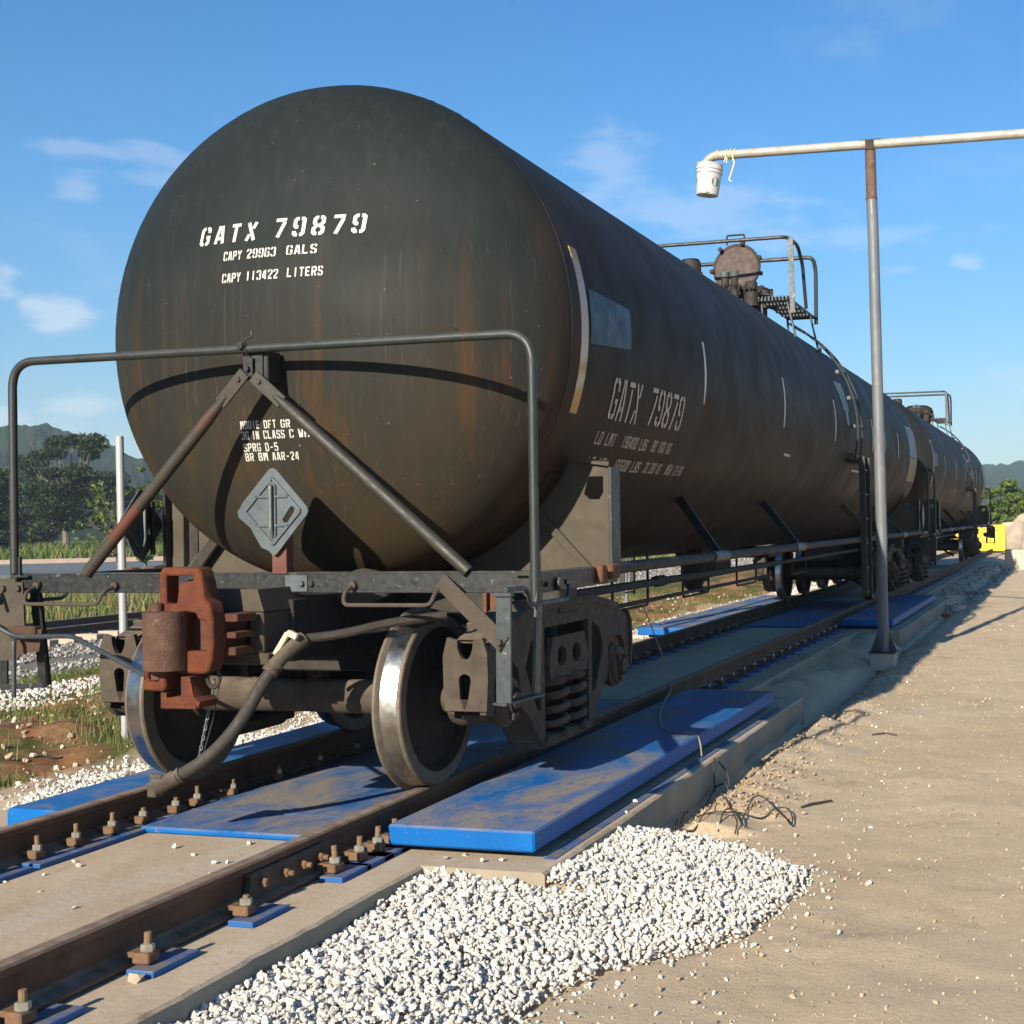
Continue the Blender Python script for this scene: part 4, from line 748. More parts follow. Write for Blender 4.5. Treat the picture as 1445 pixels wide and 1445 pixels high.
    b.tube(fillet([(-.045,ye-.0,2.29),(-.045,ye-.02,2.37),(-.02,ye-.02,2.385),(.0,ye-.02,2.388),(.0,ye-.02,2.42)], .02), .006, 6); A(b.build('brace_bracket', M_BLK, root))
    def brace(a, f, c, mat, nm):
        a, c = Vector(a), Vector(c); d = (c-a).normalized(); b = MB(); b.bar(a, a+d*.22, .07, .014, upv=(0, -1, 0)); b.tube([a+d*.16, a+d*.24, a+d*.34, c-d*.02, c], [.012, .026, .033, .033, .033], 14); b.cyl(a+d*.05+Vector((0, .012, 0)), a+d*.05-Vector((0, .018, 0)), .014, 6); return A(b.build(nm, mat, root))
    o = brace((-.055,ye-.005,2.205), 0, (-1.085,ye+.03,1.157), M_RUSTPIPE, 'diagonal_brace'); tag(o, 'diagonal brace with a long rusted red streak')
    brace((.0,ye-.012,2.185), 0, (1.19,ye+.03,1.157), pm('olive_brace', (.020,.019,.015), (.030,.028,.022), 8, .6, 0, .25), 'diagonal_brace')
    # grab irons and steps
    for (x0, x1, m_) in ((-1.41, -.90, 0), (.545, 1.06, 0)):
        b = MB(); b.tube(fillet([(x0,ye+.02,1.085),(x0,ye-.06,1.06),(x0+.0,ye-.075,.995),(x1-.03,ye-.075,.995),(x1-.01,ye-.06,1.06),(x1,ye+.02,1.085)], .035), .0105, 8); 
        for x in (x0, x1): b.cyl((x, ye+.03, 1.09), (x, ye+.008, 1.09), .022, 8)
        A(b.build('grab_iron', M_DIRTY, root))
    b = MB(); b.tube(fillet([(1.56,-.83,1.085),(1.57,-.60,1.085),(1.57,-.56,1.00),(1.57,-.05,1.00),(1.565,-.02,1.07),(1.54,0,1.09)], .04), .012, 8); A(b.build('grab_iron', M_STEP, root))
    b = MB(); b.tube(fillet([(-1.56,-.83,1.085),(-1.57,-.60,1.085),(-1.57,-.56,1.00),(-1.57,-.05,1.00),(-1.565,-.02,1.07),(-1.54,0,1.09)], .04), .012, 8); A(b.build('grab_iron', M_STEP, root))
    b = MB(); P = fillet([(1.50,-.83,1.06),(1.50,-.83,.555),(1.60,-.50,.555),(1.60,-.44,1.06)], .02, 3)
    b.bar((1.55,-.83,1.06), (1.545,-.83,.56), .075, .016, upv=(0,1,0)); b.bar((1.53,-.85,.556), (1.570,-.48,.556), .075, .014); b.bar((1.565,-.49,.56), (1.565,-.44,1.06), .075, .016, upv=(1,0,0)); b.box((1.55,-.83,1.065), (.09,.04,.02)); A(b.build('stirrup_step', M_STEP, root))
    b = MB(); b.bar((1.050,ye+.0,1.115), (1.555,-.85,.835), .080, .012, upv=(0,-1,0.2)); b.cyl((1.535,-.855,.845), (1.535,-.875,.845), .018, 6); A(b.build('step_brace', M_DIRTY, root))
    b = MB(); b.bar((-1.44,-.42,1.06), (-1.40,-.40,.535), .065, .03, upv=(0,1,0)); b.bar((-1.40,-.40,.54), (-1.68,-.42,.52), .03, .03); b.bar((-1.66,-.42,1.06), (-1.66,-.42,.53), .05, .014, upv=(0,1,0)); A(b.build('stirrup_step', M_BLK, root))
    b = MB(); b.prism([(-1.63,1.115),(-1.425,1.115),(-1.418,.90),(-1.40,.78),(-1.47,.69),(-1.63,.68)], [], T(-.535), (0, .012, 0)); b.cyl((-1.55, -.53, 1.08), (-1.55, -.555, 1.08), .018, 6); b.cyl((-1.45, -.53, 1.08), (-1.45, -.555, 1.08), .018, 6); A(b.build('end_plate', M_DIRTY, root, 0))
    # placard frames
    def placard(nm, rot=0, pos=(.102, -.475, 1.478)):
        c = Vector(pos); Rm = Matrix.Rotation(rot, 3, 'Z'); W_ = lambda p, q, y=0: Rm@Vector((p, y, q))+c
        rg = [(0,.225),(.022,.215),(.20,.02),(.207,0),(.20,-.02),(.02,-.222),(0,-.232),(-.03,-.205),(-.07,-.19),(-.115,-.12),(-.13,-.09),(-.16,-.065),(-.205,-.03),(-.212,.0),(-.19,.025),(-.185,.04),(-.02,.218)]
        b = MB(); b.prism(rg, [[(.055,-.045),(.065,-.062),(.085,-.060),(.125,-.005),(.128,.015),(.112,.026),(.098,.016)]], lambda p, q: W_(p, q), Rm@Vector((0, .01, 0)))
        ring = [(0,.175),(.165,.0),(0,-.175),(-.165,0)]
        for i in range(4):
            p, q = ring[i], ring[(i+1) % 4]
            b.bar(W_(p[0]*.99, p[1]*.99, -.006), W_(q[0]*.99, q[1]*.99, -.006), .016, .008, upv=(0,-1,0) if not rot else (-1,0,0))
        for z, w in ((.075,.10),(-.075,.10)): b.bar(W_(-w, z, -.006), W_(w, z, -.006), .012, .008, upv=(0,-1,0) if not rot else (-1,0,0))
        o = A(b.build(nm, M_ALU, root, 0))
        b = MB(); b.tube(fillet([W_(0,.135,-.01), W_(0,.125,-.024), W_(0,-.10,-.024), W_(0,-.135,-.01)], .02), .011, 8); b.tube(fillet([W_(-.018,.14,-.008), W_(-.018,-.14,-.008), W_(.018,-.15,-.008), W_(.018,.14,-.008), W_(-.018,.15,-.008)], .018), .005, 6); b.build('placard_clip', M_CHROME, o); return o
    o = placard('placard_holder'); b = MB(); b.box((.118, ye+.03, 1.25), (.085, .012, .20)); b.box((.155, ye+.06, 1.25), (.012, .06, .20)); b.build('placard_post', M_SHELLRED, o)
    for s in (1, -1):
        if s < 0: o = placard('placard_holder', PI/2, (s*1.555, .62, 1.42)); b = MB(); b.box((s*1.535, .70, 1.40), (.02, .03, .34)); b.build('placard_post', M_BLK, o)
    # underside casting lump seen beside the placard post
    b = MB(); b.lathe([(0,.16),(.05,.15),(.10,.11),(.13,.05),(.13,0)], (.33, .05, 1.02), (0, -.35, 1), 20); A(b.build('tank_anchor_casting', M_DIRTY, root))
    return ends
def make_car(label, lettered):
    root = thing('tank_car', label, 'tank car', (0, YC, 0), 'black tank cars standing on the weighbridge track')
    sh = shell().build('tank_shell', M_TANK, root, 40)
    for y in (Y_H, 2*YC-Y_H, 15.0, 3.4 if False else 12.0):
        b = MB(); vs = []; n = 96; rg = random.Random(int(y*10)); prof = ((-.014, -.006), (-.008, .002), (0, .0035), (.008, .002), (.014, -.006)) if y in (Y_H, 2*YC-Y_H) else ((-.01, -.006), (0, .0025), (.01, -.006))
        N_ = 480 if y == Y_H else 120
        for k in range(N_):
            a = 2*PI*k/N_; w = 1+.55*math.sin(k*1.9+3*rg.random())*(1 if y == Y_H else 0)
            for (dy, dr) in prof: vs.append(((R_T+max(dr, -.006)*w)*math.cos(a), y+dy, Z_T+(R_T+dr*w)*math.sin(a)))
        m_ = len(prof); b.add(vs, [(k*m_+j, ((k+1) % N_)*m_+j, ((k+1) % N_)*m_+j+1, k*m_+j+1) for k in range(N_) for j in range(m_-1)]); b.build('weld_seam', M_TANK, sh, 60)
    for (y0, y1, a0, a1, m_) in ((.535,.645,18.5,-19.5,1),(3.205,3.245,9.6,-9,0),(6.16,6.20,10.4,-8.6,0),(9.10,9.14,11.5,-7.8,0),(12.2,12.24,10.8,-7,0),(13.47,13.51,10.8,-6,0),(15.1,15.14,10,-6,0),(17.62,17.72,18,-19,1)):
        b = MB(); cylpatch(b, y0, y1, a0, a1, .004); b.build('reflective_strip', M_STRIP1 if m_ else M_STRIP, sh)
        b = MB(); cylpatch(b, y0, y1, 180-a0, 180-a1, .004); b.build('reflective_strip', M_STRIP1 if m_ else M_STRIP, sh)
    def skew(b, c4, off=.0035):                                       # four-cornered patch in (y, degrees)
        n = 6; vs = []
        for i in range(n+1):
            for j in range(5):
                f, g = i/n, j/4; y = (c4[0][0]*(1-g)+c4[1][0]*g)*(1-f)+(c4[3][0]*(1-g)+c4[2][0]*g)*f; a = (c4[0][1]*(1-g)+c4[1][1]*g)*(1-f)+(c4[3][1]*(1-g)+c4[2][1]*g)*f; vs.append(side_pt(y, math.radians(a)*R_T, off))
        return b.add(vs, [(i*5+j, i*5+j+1, (i+1)*5+j+1, (i+1)*5+j) for i in range(n) for j in range(4)])
    skew(MB(), [(.70,9.6),(1.46,9.0),(1.42,-1.2),(.68,-3.2)]).build('paint_patch', M_BLUEPATCH, sh)
    b = skew(MB(), [(9.62,23),(10.22,24),(10.22,9),(9.80,9)]); skew(b, [(9.90,8.8),(10.12,8.8),(10.14,2),(9.96,2)]); b.build('paint_patch', M_GREYPATCH, sh)
    skew(MB(), [(16.6,19),(17.55,20),(17.5,-2),(16.7,-2)]).build('paint_patch', M_GREYPATCH, sh); skew(MB(), [(16.7,-2.6),(17.5,-2.6),(17.5,-19),(16.7,-19)]).build('paint_patch', M_TAN, sh)
    skew(MB(), [(6.45,-18.2),(6.75,-18.2),(6.75,-19.2),(6.45,-19.2)]).build('paint_patch', M_FADED, sh)
    skew(MB(), [(10.75,-19),(11.35,-19),(11.35,-20),(10.75,-20)]).build('paint_patch', M_FADED, sh)
    if lettered:
        for (tx, x0, x1, z0, cap, sl_, t_) in (('GATX',-.500,-.125,2.947,.100,.14,1.15),('79879',-.010,.510,2.950,.103,.10,1.15),('CAPY',-.322,-.205,2.846,.050,.05,1.15),('29963',-.170,.010,2.848,.050,.05,1.2),('GALS',.075,.252,2.850,.050,.05,1.1),('CAPY',-.325,-.205,2.724,.050,.05,1.15),('113422',-.170,.030,2.726,.050,.05,1.2),('LITERS',.085,.292,2.728,.050,.05,1.1),
              ('M901E',-.246,-.125,1.930,.043,0,1.1),('DFT',-.095,-.02,1.930,.043,0,1.1),('GR',.010,.066,1.930,.043,0,1.1),('36',-.25,-.20,1.873,.045,0,1.1),('IN',-.178,-.135,1.873,.045,0,1.1),('CLASS',-.105,.025,1.874,.045,0,1.1),('C',.055,.08,1.875,.045,0,1.1),('WHL',.110,.205,1.876,.045,0,1.1),('SPRG',-.246,-.135,1.808,.045,0,1.1),('D-5',-.105,-.026,1.808,.045,0,1.1),('BR',-.244,-.190,1.758,.043,0,1.1),('BM',-.158,-.10,1.758,.043,0,1.1),('AAR-24',-.07,.092,1.758,.043,0,1.1)):
            text_mesh(tx, x0, x1, z0, cap, lambda p, q: head_pt(p, q), M_WHITE, 'lettering', sh, t_*1.12, sl_, gw=.78 if cap > .09 else .96)
        dg = lambda a: math.radians(a)*R_T
        for (tx, y0, y1, a0, cap, t_) in (('GATX',1.16,1.72,-19.2,.262,.85),('79879',1.94,2.72,-18.6,.255,.85),('LD LMT',1.10,1.46,-25.8,.085,.9),('196400 LBS',1.60,2.12,-25.7,.085,.95),('89 100 KG',2.24,2.68,-25.6,.085,.95),('LT WT',1.13,1.46,-32.4,.085,.9),('66600 LBS',1.66,2.18,-32.2,.085,.95),('30,200 KG',2.28,2.66,-32.0,.085,.95),('NEW 12-94',2.80,3.22,-31.9,.085,.95)):
            text_mesh(tx, y0, y1, dg(a0), cap, lambda p, q: side_pt(p, q), M_FADED, 'lettering', sh, t_)
    # side pipes, stays, brake rods with hangers (one hanger each)
    for s in (1, -1):
        b = MB(); b.tube([(s*1.535, .75, 1.125), (s*1.535, 2*YC-.75, 1.135)], .036, 12); b.build('side_pipe', M_UNDER, root)
        for y, y2 in ((3.67,3.30),(6.67,6.40),(2*YC-3.67,2*YC-3.30),(2*YC-6.67,2*YC-6.40)):
            b = MB(); b.bar((s*1.10, y, 1.58), (s*1.535, y2, 1.10), .07, .022, upv=(0,1,0)); b.box((s*1.08, y, 1.60), (.05, .12, .05)); b.tube([(s*1.535, y2-.30, 1.125), (s*1.535, y2+.12, 1.125)], .046, 12); b.build('pipe_stay', M_BLK, root)
    b = MB(); b.tube([(.62,2.0,.875),(.62,9.6,.865)], .034, 8); b.tube([(.60,4.6,.872),(.60,4.85,.872)], .05, 8); b.tube([(.62,9.6,.865),(.62,16,.87)], .026, 8); b.build('brake_pipe', M_UNDER, root)
    b = MB(); b.tube([(.62,1.6,.72),(.62,9.2,.735)], .018, 8); b.tube([(.62,6.0,.728),(.62,6.15,.728)], .03, 8); b.build('brake_rod', M_UNDER, root)
    for y in (3.9, 5.9, 8.0, 11.0):
        b = MB(); b.tube(fillet([(.62,y-.50,1.16),(.62,y-.50,.69),(.62,y+.42,.69),(.62,y+.42,1.16)], .04), .012, 6); b.build('rod_hanger', M_UNDER, root)
    b = MB(); b.cyl((.30,6.9,.80), (.30,6.9,.98), .13, 14); b.lathe([(0,.15),(.03,.15),(.03,.12),(.08,.10),(.13,.05),(.13,0)], (.30,6.9,.80), (0,0,-1), 18); b.box((.3,6.9,1.02), (.3,.3,.14)); b.build('bottom_outlet', M_UNDER, root)
    b = MB(); b.cyl((-.5,10.2,.82), (-.5,11.1,.82), .17, 18); b.box((-.1,10.6,.98), (.9,.5,.14)); b.build('brake_cylinder', M_UNDER, root)
    # walkway, ladder and railing round the manway
    def rl(b, pts, r=.022): b.tube(fillet(pts, .10, 6), r, 10)
    pz = 3.99
    for s in (1, -1):
        b = MB()
        for k in range(9): b.box((s*(.62+.042*k), 9.65, pz), (.014, 1.75, .035), ch=.002)
        for k in range(6): b.box((s*.79, 8.85+.32*k, pz-.012), (.37, .02, .03), ch=.002)
        b.build('walkway_grating', M_BLK, root)
        b = MB()
        for y in (8.9, 10.4):
            for x0_, x1_, z_ in ((.93, 1.03, 3.53), (.63, .64, 3.80)): b = MB(); b.bar((s*x0_, y, pz), (s*x1_, y, z_), .05, .02); b.build('walkway_bracket', M_BLK, root)
    b = MB(); rl(b, [(-.96,8.80,pz),(-.96,8.80,4.69),(.96,8.80,4.69),(.99,9.30,4.69),(1.0,9.55,4.50),(1.0,9.75,pz)]); b.bar((-.98,8.80,pz), (-.93,8.80,4.69), .05, .02); b.build('manway_rail', M_PIPE, root)
    b = MB(); rl(b, [(-.98,10.45,pz),(-.98,10.45,4.755),(.965,10.45,4.755),(.99,10.50,4.60),(.985,10.50,3.90)], .026); b.build('manway_rail', M_PIPE, root)
    b = MB(); b.bar((1.005,8.80,4.68), (1.02,8.80,3.80), .06, .014, upv=(0,1,0)); b.build('rail_post', M_STEP, root)
    b = MB(); b.lathe([(0,.34),(.28,.34),(.30,.37),(.36,.37),(.36,.28),(.1,.28)], (.17,9.72,3.9), (0,0,1), 32)
    for k in range(8): a = k*PI/4+.2; b.box((.17+.39*math.cos(a), 9.72+.39*math.sin(a), 4.2), (.05,.05,.13), Matrix.Rotation(a, 3, 'Z'))
    mw = b.build('manway', M_UNDER, root)
    b = MB(); b.lathe([(0,0),(0,.268),(-.012,.285),(-.012,.305),(.03,.305),(.05,.27),(.05,0)], (.185,9.50,4.50), (.10,1,-.12), 40, [1,1,0,0,0,0]); b.tube(fillet([(.07,9.5,4.79),(.07,9.5,4.905),(.29,9.5,4.905),(.29,9.5,4.79)], .02), .012, 8)
    for a in (20, 75, 130, 185, 230, 300, 345): b.box((.185+.31*math.cos(math.radians(a)), 9.50, 4.50+.31*math.sin(math.radians(a))), (.05,.07,.05), Matrix.Rotation(-math.radians(a), 3, 'Y'))
    b.build('manway_lid', [M_UNDER, M_MANLID], mw)
    b = MB()
    for (x, y, r, h) in ((-.30,9.15,.115,.62),(.16,9.02,.045,.36),(.28,9.0,.04,.36),(.46,9.1,.07,.30),(.58,9.3,.05,.22)):
        b.lathe([(0,r*1.3),(h*.55,r*1.3),(h*.56,r*.7),(h*.66,r*.7),(h*.67,r*1.1),(h*.93,r*1.1),(h,r*.9),(h,0)], (x,y,3.95), (0,0,1), 16)
        for q in range(4): b.cyl((x+r*1.2*math.cos(q*PI/2), y+r*1.2*math.sin(q*PI/2), 3.95+h*.5), (x+r*1.2*math.cos(q*PI/2), y+r*1.2*math.sin(q*PI/2), 3.95+h*.75), .012, 6)
    b.bar((.36,9.15,4.12), (.66,9.2,4.10), .03, .03); b.build('valve_fitting', M_UNDER, root)
    b = MB(); b.lathe([(0,0),(0,.05),(.06,.062),(.07,0)], (.16,9.0,4.3), (0,0,1), 14); b.lathe([(0,0),(0,.05),(.06,.062),(.07,0)], (.28,8.98,4.3), (0,0,1), 14); b.build('valve_cap', M_CHROME, root)
    for s in (1, -1):
        b = MB()
        for y in (10.22, 10.66): b.bar((s*1.60,y,.43), (s*1.585,y,2.17), .075, .02, upv=(0,1,0))
        for z in np.arange(.46, 2.1, .31): b.cyl((s*1.592,10.22,z), (s*1.592,10.66,z), .012, 8)
        b.box((s*1.50,10.44,2.12), (.16,.5,.05)); b.box((s*1.53,10.44,1.12), (.12,.5,.05)); b.build('ladder', M_BLK, root)
        b = MB()
        for y in (10.24, 10.62): b.tube([((R_T+.09)*math.cos(math.radians(a))*s, y-.12*max(0, (a-35)/30), Z_T+(R_T+.09)*math.sin(math.radians(a))) for a in np.linspace(-14, 63, 22)], .015, 8)
        for a in (-12, 2, 16, 30, 44): b.tube([(s*(R_T+.09)*math.cos(math.radians(a)), y, Z_T+(R_T+.09)*math.sin(math.radians(a))) for y in (10.24, 10.62)], .011, 8); b.box((s*(R_T+.04)*math.cos(math.radians(a)), 10.24, Z_T+(R_T+.04)*math.sin(math.radians(a))), (.05,.03,.05))
        b.build('ladder_rail', M_STEP, root)
    for o in make_end(root): copy_tree(o, root, PI)
    tr = make_truck(root); copy_tree(tr, root, PI)
    return root
car1 = make_car('nearest black tank car with white stencilled numbers on its rounded end', True)
OFF = Vector((0, 0, 0))
car2 = copy_tree(car1); car2.location = (0, YC+20.35, 0); car2['label'] = 'second black tank car coupled behind the lettered one'
for o in [c for q in car2.children for c in q.children if c.name.startswith('manway_lid')]:       # its hatch is shut
    mw2 = o.parent; bpy.data.objects.remove(o); b = MB(); b.lathe([(4.24-3.9,.39),(4.28-3.9,.40),(4.34-3.9,.38),(4.41-3.9,.26),(4.43-3.9,0)], (.17,9.72-YC,3.9), (0,0,1), 28); b.box((.17,9.40-YC,4.36), (.16,.10,.10)); b.build('manway_lid', M_UNDER, mw2)
for o in [c for sh_ in car2.children for c in sh_.children if c.name.startswith('lettering')]: bpy.data.objects.remove(o)

# ================================================================== WEIGHBRIDGE TRACK, DECKS, FURNITURE
def fastening(parent, x, y, s, z=-.19, head=.05, tilt=0, q=1.0):
    """blue base plate carrying clip, nut and bolt; s = side the plate reaches out to"""
    b = MB(); b.box((x+s*.03, y+.055, z+.012), (.115, .26, .024), ch=.003); pl = b.build('base_plate', M_BLUEP, parent, 0)
    b = MB(); b.box((x, y, z+.05), (.068*q, .075*q, .040), Matrix.Rotation(tilt*.5, 3, 'Z'), ch=.006); b.box((x-s*.045, y, z+.060), (.05, .06*q, .02)); b.build('clip', M_CLIP, pl, 0)
    b = MB(); b.cyl((x+s*.008, y, z+.070), (x+s*.008, y, z+.096), .025*q, 6, ch=.08); b.build('nut', M_NUT, pl, 0)
    b = MB(); b.cyl((x+s*.008, y, z+.092), (x+s*.008+tilt*.012, y, z+.096+head*.85), .0135*q, 10, ch=.1); b.build('bolt', M_BOLT, pl, 30)
r1 = rail_mesh(.75, -.175, -14, 57.5, .174, 160, .004).build('rail', M_RAIL); tag(r1, 'rusty rail with a bolted joint bar, nearest to the gravel heap', 'rail', 'rails of the weighbridge track')
r2 = rail_mesh(-.75, -.175, -14, 57.5, .174, 160, .004).build('rail', M_RAIL); tag(r2, 'rusty rail beside the narrow blue decks on the far side of the weighbridge track', 'rail', 'rails of the weighbridge track')
b = MB(); b.prism([(-1.76,-.155),(-1.13,-.155),(-1.13,-.125),(-1.15,-.07),(-1.14,-.048),(-1.75,-.048),(-1.74,-.07)], [], lambda p, q: Vector((.768, p, q)), (.026, 0, 0))
fp = b.build('joint_bar', M_RAILB, r1, 0)
for y in (-1.66, -1.50, -1.36, -1.22):
    b = MB(); b.cyl((.79, y, -.098), (.825, y, -.098), .02, 6); 
    if y > -1.6: b.cyl((.82, y, -.098), (.85, y, -.098), .012, 8)
    b.build('bolt', M_CLIP, fp, 0)
yr = [-3.10,-2.50,-1.90,-1.22,-1.00,-.83,-.66]+list(np.arange(4.85, 12.5, .46))
for y in yr: fastening(r1, .872, y, 1, head=random.choice((.05, .06, .015, .045)) if y < 0 else .02, tilt=random.gauss(0, .25), q=1 if y < 0 else .75)
for y in [-1.62,-1.32,-1.06,-.80,-.56,-.29,-.10]: fastening(r2, -.655, y, 1, head=random.choice((.02, .03, .05)), tilt=random.gauss(0, .2), q=.85)
for y in list(np.arange(.18, 12.6, .47)): fastening(r2, -.615, y, 1, z=-.195 if y > 4.6 else -.185, head=.03, q=.7)
for y in list(np.arange(20.2, 34, .6)): fastening(r1, .872, y, 1, head=.03)
def deck(name, lab, x0, x1, y0, y1, top, th, mat, legs=True, seams=()):
    b = MB(); b.box(((x0+x1)/2, (y0+y1)/2, top-th/2), (x1-x0, y1-y0, th), ch=.010); o = b.build(name, mat, smooth=0); tag(o, lab, 'deck plate', 'blue steel deck plates of the weighbridge')
    for ys in seams:
        b = MB(); b.box(((x0+x1)/2, ys, top+.0018), (x1-x0-.02, .012, .003), ch=.0008); b.build('cover_seam', M_BLUEP, o, 0)
    if legs:
        b = MB(); b.box(((x0+x1)/2, (y0+y1)/2, (top-th-.19)/2+.001), (x1-x0-.24, y1-y0-.24, abs(-.19-top+th)+.002), ch=.003); b.build('deck_frame', M_UNDER, o, 0)
    return o
deck('deck_plate', 'wide dusty blue deck plate beside the nearest wheel, front right of the track', .895, 1.655, -.76, 4.52, -.048, .10, M_DECK, True, (-.18,) if False else ())
deck('deck_plate', 'flat dusty blue plate between the rails under the nearest wheels', -.605, .655, -.645, 4.60, -.155, .034, M_DECKD, False, (-.22, 1.9))
deck('deck_plate', 'narrow blue deck plate outside the far rail, at the left picture edge', -1.27, -.90, -.84, 4.5, -.05, .10, M_DECKB)
deck('deck_plate', 'second blue deck plate behind the tall pipe upright, in the shade', .895, 1.63, 12.65, 19.0, -.048, .10, M_DECKD)
deck('deck_plate', 'blue plate between the rails under the rear wheels of the nearest tank car', -.555, .655, 12.8, 19.2, -.155, .034, M_DECK, False)
deck('deck_plate', 'grey dusted blue deck plate outside the far rail, under the middle of the tank car', -1.62, -.90, 10.9, 18.8, -.05, .10, M_DECKD)
b = MB(); b.box((1.705, 1.9, -.1875), (.06, 5.2, .005), ch=.001); tag(b.build('paint_strip', M_BLUEP, smooth=0), kind='structure')

# overhead pipe on an upright
t = thing('overhead_water_pipe', 'grey steel upright carrying a pale horizontal pipe out over the tank cars', 'pipe stand', (1.88, 9.77, -.42))
o3 = (1.88, 9.77, -.42)
b = MB(); b.tube([(1.882,9.77,-.22),(1.872,9.77,.75),(1.880,9.77,1.15),(1.835,9.77,4.9),(1.823,9.77,5.28)], .068, 20); b.build('upright', M_GALV, t, off=o3)
b = MB(); b.tube([(1.823,9.77,5.27),(1.815,9.77,5.90)], .066, 20); b.lathe([(0,.073),(.02,.073)], (1.823,9.77,5.27), (0,0,1), 20); b.build('rusty_sleeve', pm('rust_brown_sleeve', (.085,.046,.031), (.13,.080,.060), 9, .8, 0, .25, spots=((.18,.17,.165), 12, .58, .68, .7)), t, off=o3)
b = MB(); P_ = fillet([(9.0,9.77,5.80),(-.16,9.77,5.985),(-.27,9.77,5.90),(-.26,9.77,5.70)], .12, 8); b.tube(P_, .056, 18); b.tube([(-.02,9.77,5.98),(-.06,9.77,5.981)], .060, 18); b.build('horizontal_pipe', pm('weathered_pale_pipe', (.30,.28,.24), (.40,.38,.33), 4, .55, .1, .12, .002, spots=((.22,.16,.10), 6, .55, .68, .7)), t, 40, off=o3)
b = MB(); b.box((1.815,9.77,5.995), (.26,.05,.02)); b.tube([(1.77,9.77,5.94),(1.86,9.77,5.94)], .061, 18); b.box((1.815,9.70,5.93), (.10,.02,.12)); b.build('pipe_saddle', M_UNDER, t, off=o3)
b = MB(); b.box((1.882,9.77,-.225), (.33,.33,.014))
for a in range(4):
    c, s = math.cos(a*PI/2), math.sin(a*PI/2); b.prism([(.05,-.22),(.155,-.22),(.155,-.20),(.06,.03),(.05,.03)], [], lambda p, q: Vector((1.882+c*p-s*.005, 9.77+s*p+c*.005, q)), (s*.01, -c*.01, 0))
b.build('base_gusset', M_STEP, t, 0, off=o3)
b = MB(); b.box((1.88,9.77,-.34), (.30,.30,.216), ch=.008); b.build('pedestal', M_PALECONC, t, 0, off=o3)
# far support of the pipe, outside the picture
b = MB(); b.tube([(7.6,9.77,-.45),(7.6,9.77,5.80)], .066, 14); b.build('upright', M_GALV, t, off=o3)
# bucket hung under the pipe mouth, twine
bk = thing('bucket', 'white plastic bucket with green print hung under the pipe mouth', 'bucket', (-.21, 9.77, 5.50)); Rm = Matrix.Rotation(.11, 3, 'Y')
ax = Rm@Vector((0, 0, 1)); b = MB(); b.lathe([(.005,0),(0,.138),(.01,.142),(.27,.160),(.272,.170),(.285,.170),(.287,.162),(.315,.163),(.317,.172),(.345,.172),(.347,.164),(.375,.166),(.38,.172),(.39,.172),(.39,.160),(.27,.152),(.02,.135),(.02,0)], (-.245,9.77,5.49), ax, 40); b.build('pail', M_BUCK, bk, 35, off=(-.21,9.77,5.50))
def bucket_oval(az, z, rx, rz, nm):
    b = MB(); n = 18; vs = []; r_ = lambda q: .1425+(q-.01)*.0692+.0012
    for k in range(n): a = 2*PI*k/n; q = z+rz*math.sin(a); th = az+rx*math.cos(a)/.15; v = Rm@Vector((r_(q)*math.cos(th), r_(q)*math.sin(th), q)); vs.append(v+Vector((-.245, 9.77, 5.49)))
    b.add(vs, [tuple(range(n))]); b.build(nm, M_GREENP, bk, 0, off=(-.21,9.77,5.50))
bucket_oval(math.radians(-160), .165, .045, .05, 'green_print'); bucket_oval(math.radians(-38), .155, .052, .058, 'green_print'); bucket_oval(math.radians(-92), .012, .075, .010, 'green_print')
b = MB()
for x in (-.10, .02, .07, .12): b.tube([(x+.01*math.sin(a), 9.77+.062*math.cos(a), 5.985-.02*x+.062*math.sin(a)) for a in np.linspace(0, 2*PI, 17)], .007, 6)
b.tube([(.10,9.70,5.96),(.13,9.69,5.85),(.09,9.69,5.72),(.06,9.69,5.65),(.09,9.69,5.62)], .010, 6); b.tube([(.02,9.705,5.95),(.0,9.70,5.88),(.03,9.70,5.86),(.035,9.705,5.93)], .008, 6)
tag(b.build('twine', M_ROPE), 'yellow twine wound round the overhead pipe with one loose end', 'twine')
# posts on the far side
b = MB(); b.cyl((-3.375,2.73,-.6), (-3.40,2.73,2.16), .032, 16, ch=.02); tag(b.build('steel_post', pm('bright_zinc_post', (.30,.31,.32), (.38,.39,.40), 5, .5, .2, .1, .002, vs=(1,1,.3))), 'tall thin galvanised post left of the near tank car', 'post', 'galvanised posts along the track')
b = MB(); b.cyl((-2.80,14.0,-.6), (-2.83,14.0,2.2), .033, 12, ch=.02); tag(b.build('steel_post', M_GALV), 'thin galvanised post seen under the near tank car', 'post', 'galvanised posts along the track')
# wires and cable
def wire(name, pts, r, mat, lab, cat, grp=None):
    P = [Vector(p) for p in pts]; Q = []
    for i in range(len(P)-1):                                        # Catmull-Rom
        a, b_, c, d = P[max(i-1, 0)], P[i], P[i+1], P[min(i+2, len(P)-1)]
        for k in range(6): u = k/6; Q.append(.5*((2*b_)+(c-a)*u+(2*a-5*b_+4*c-d)*u*u+(3*b_-a-3*c+d)*u**3))
    Q.append(P[-1]); b = MB(); b.tube(Q, r, 6); return tag(b.build(name, mat), lab, cat, grp)
def gz(l, h): return [(x, y, max(ground_h(x, y), -.43)+hh) for (x, y), hh in zip(l, h)]
wire('wire', gz([(1.83,1.06),(1.80,1.29),(1.84,1.27),(1.91,1.1),(1.92,.98),(1.9,.95)], [.02,.03,.05,.03,.02,.03]), .0045, M_WIRE, 'black wire loop at the corner between gravel heap and concrete', 'wire', 'black wires')
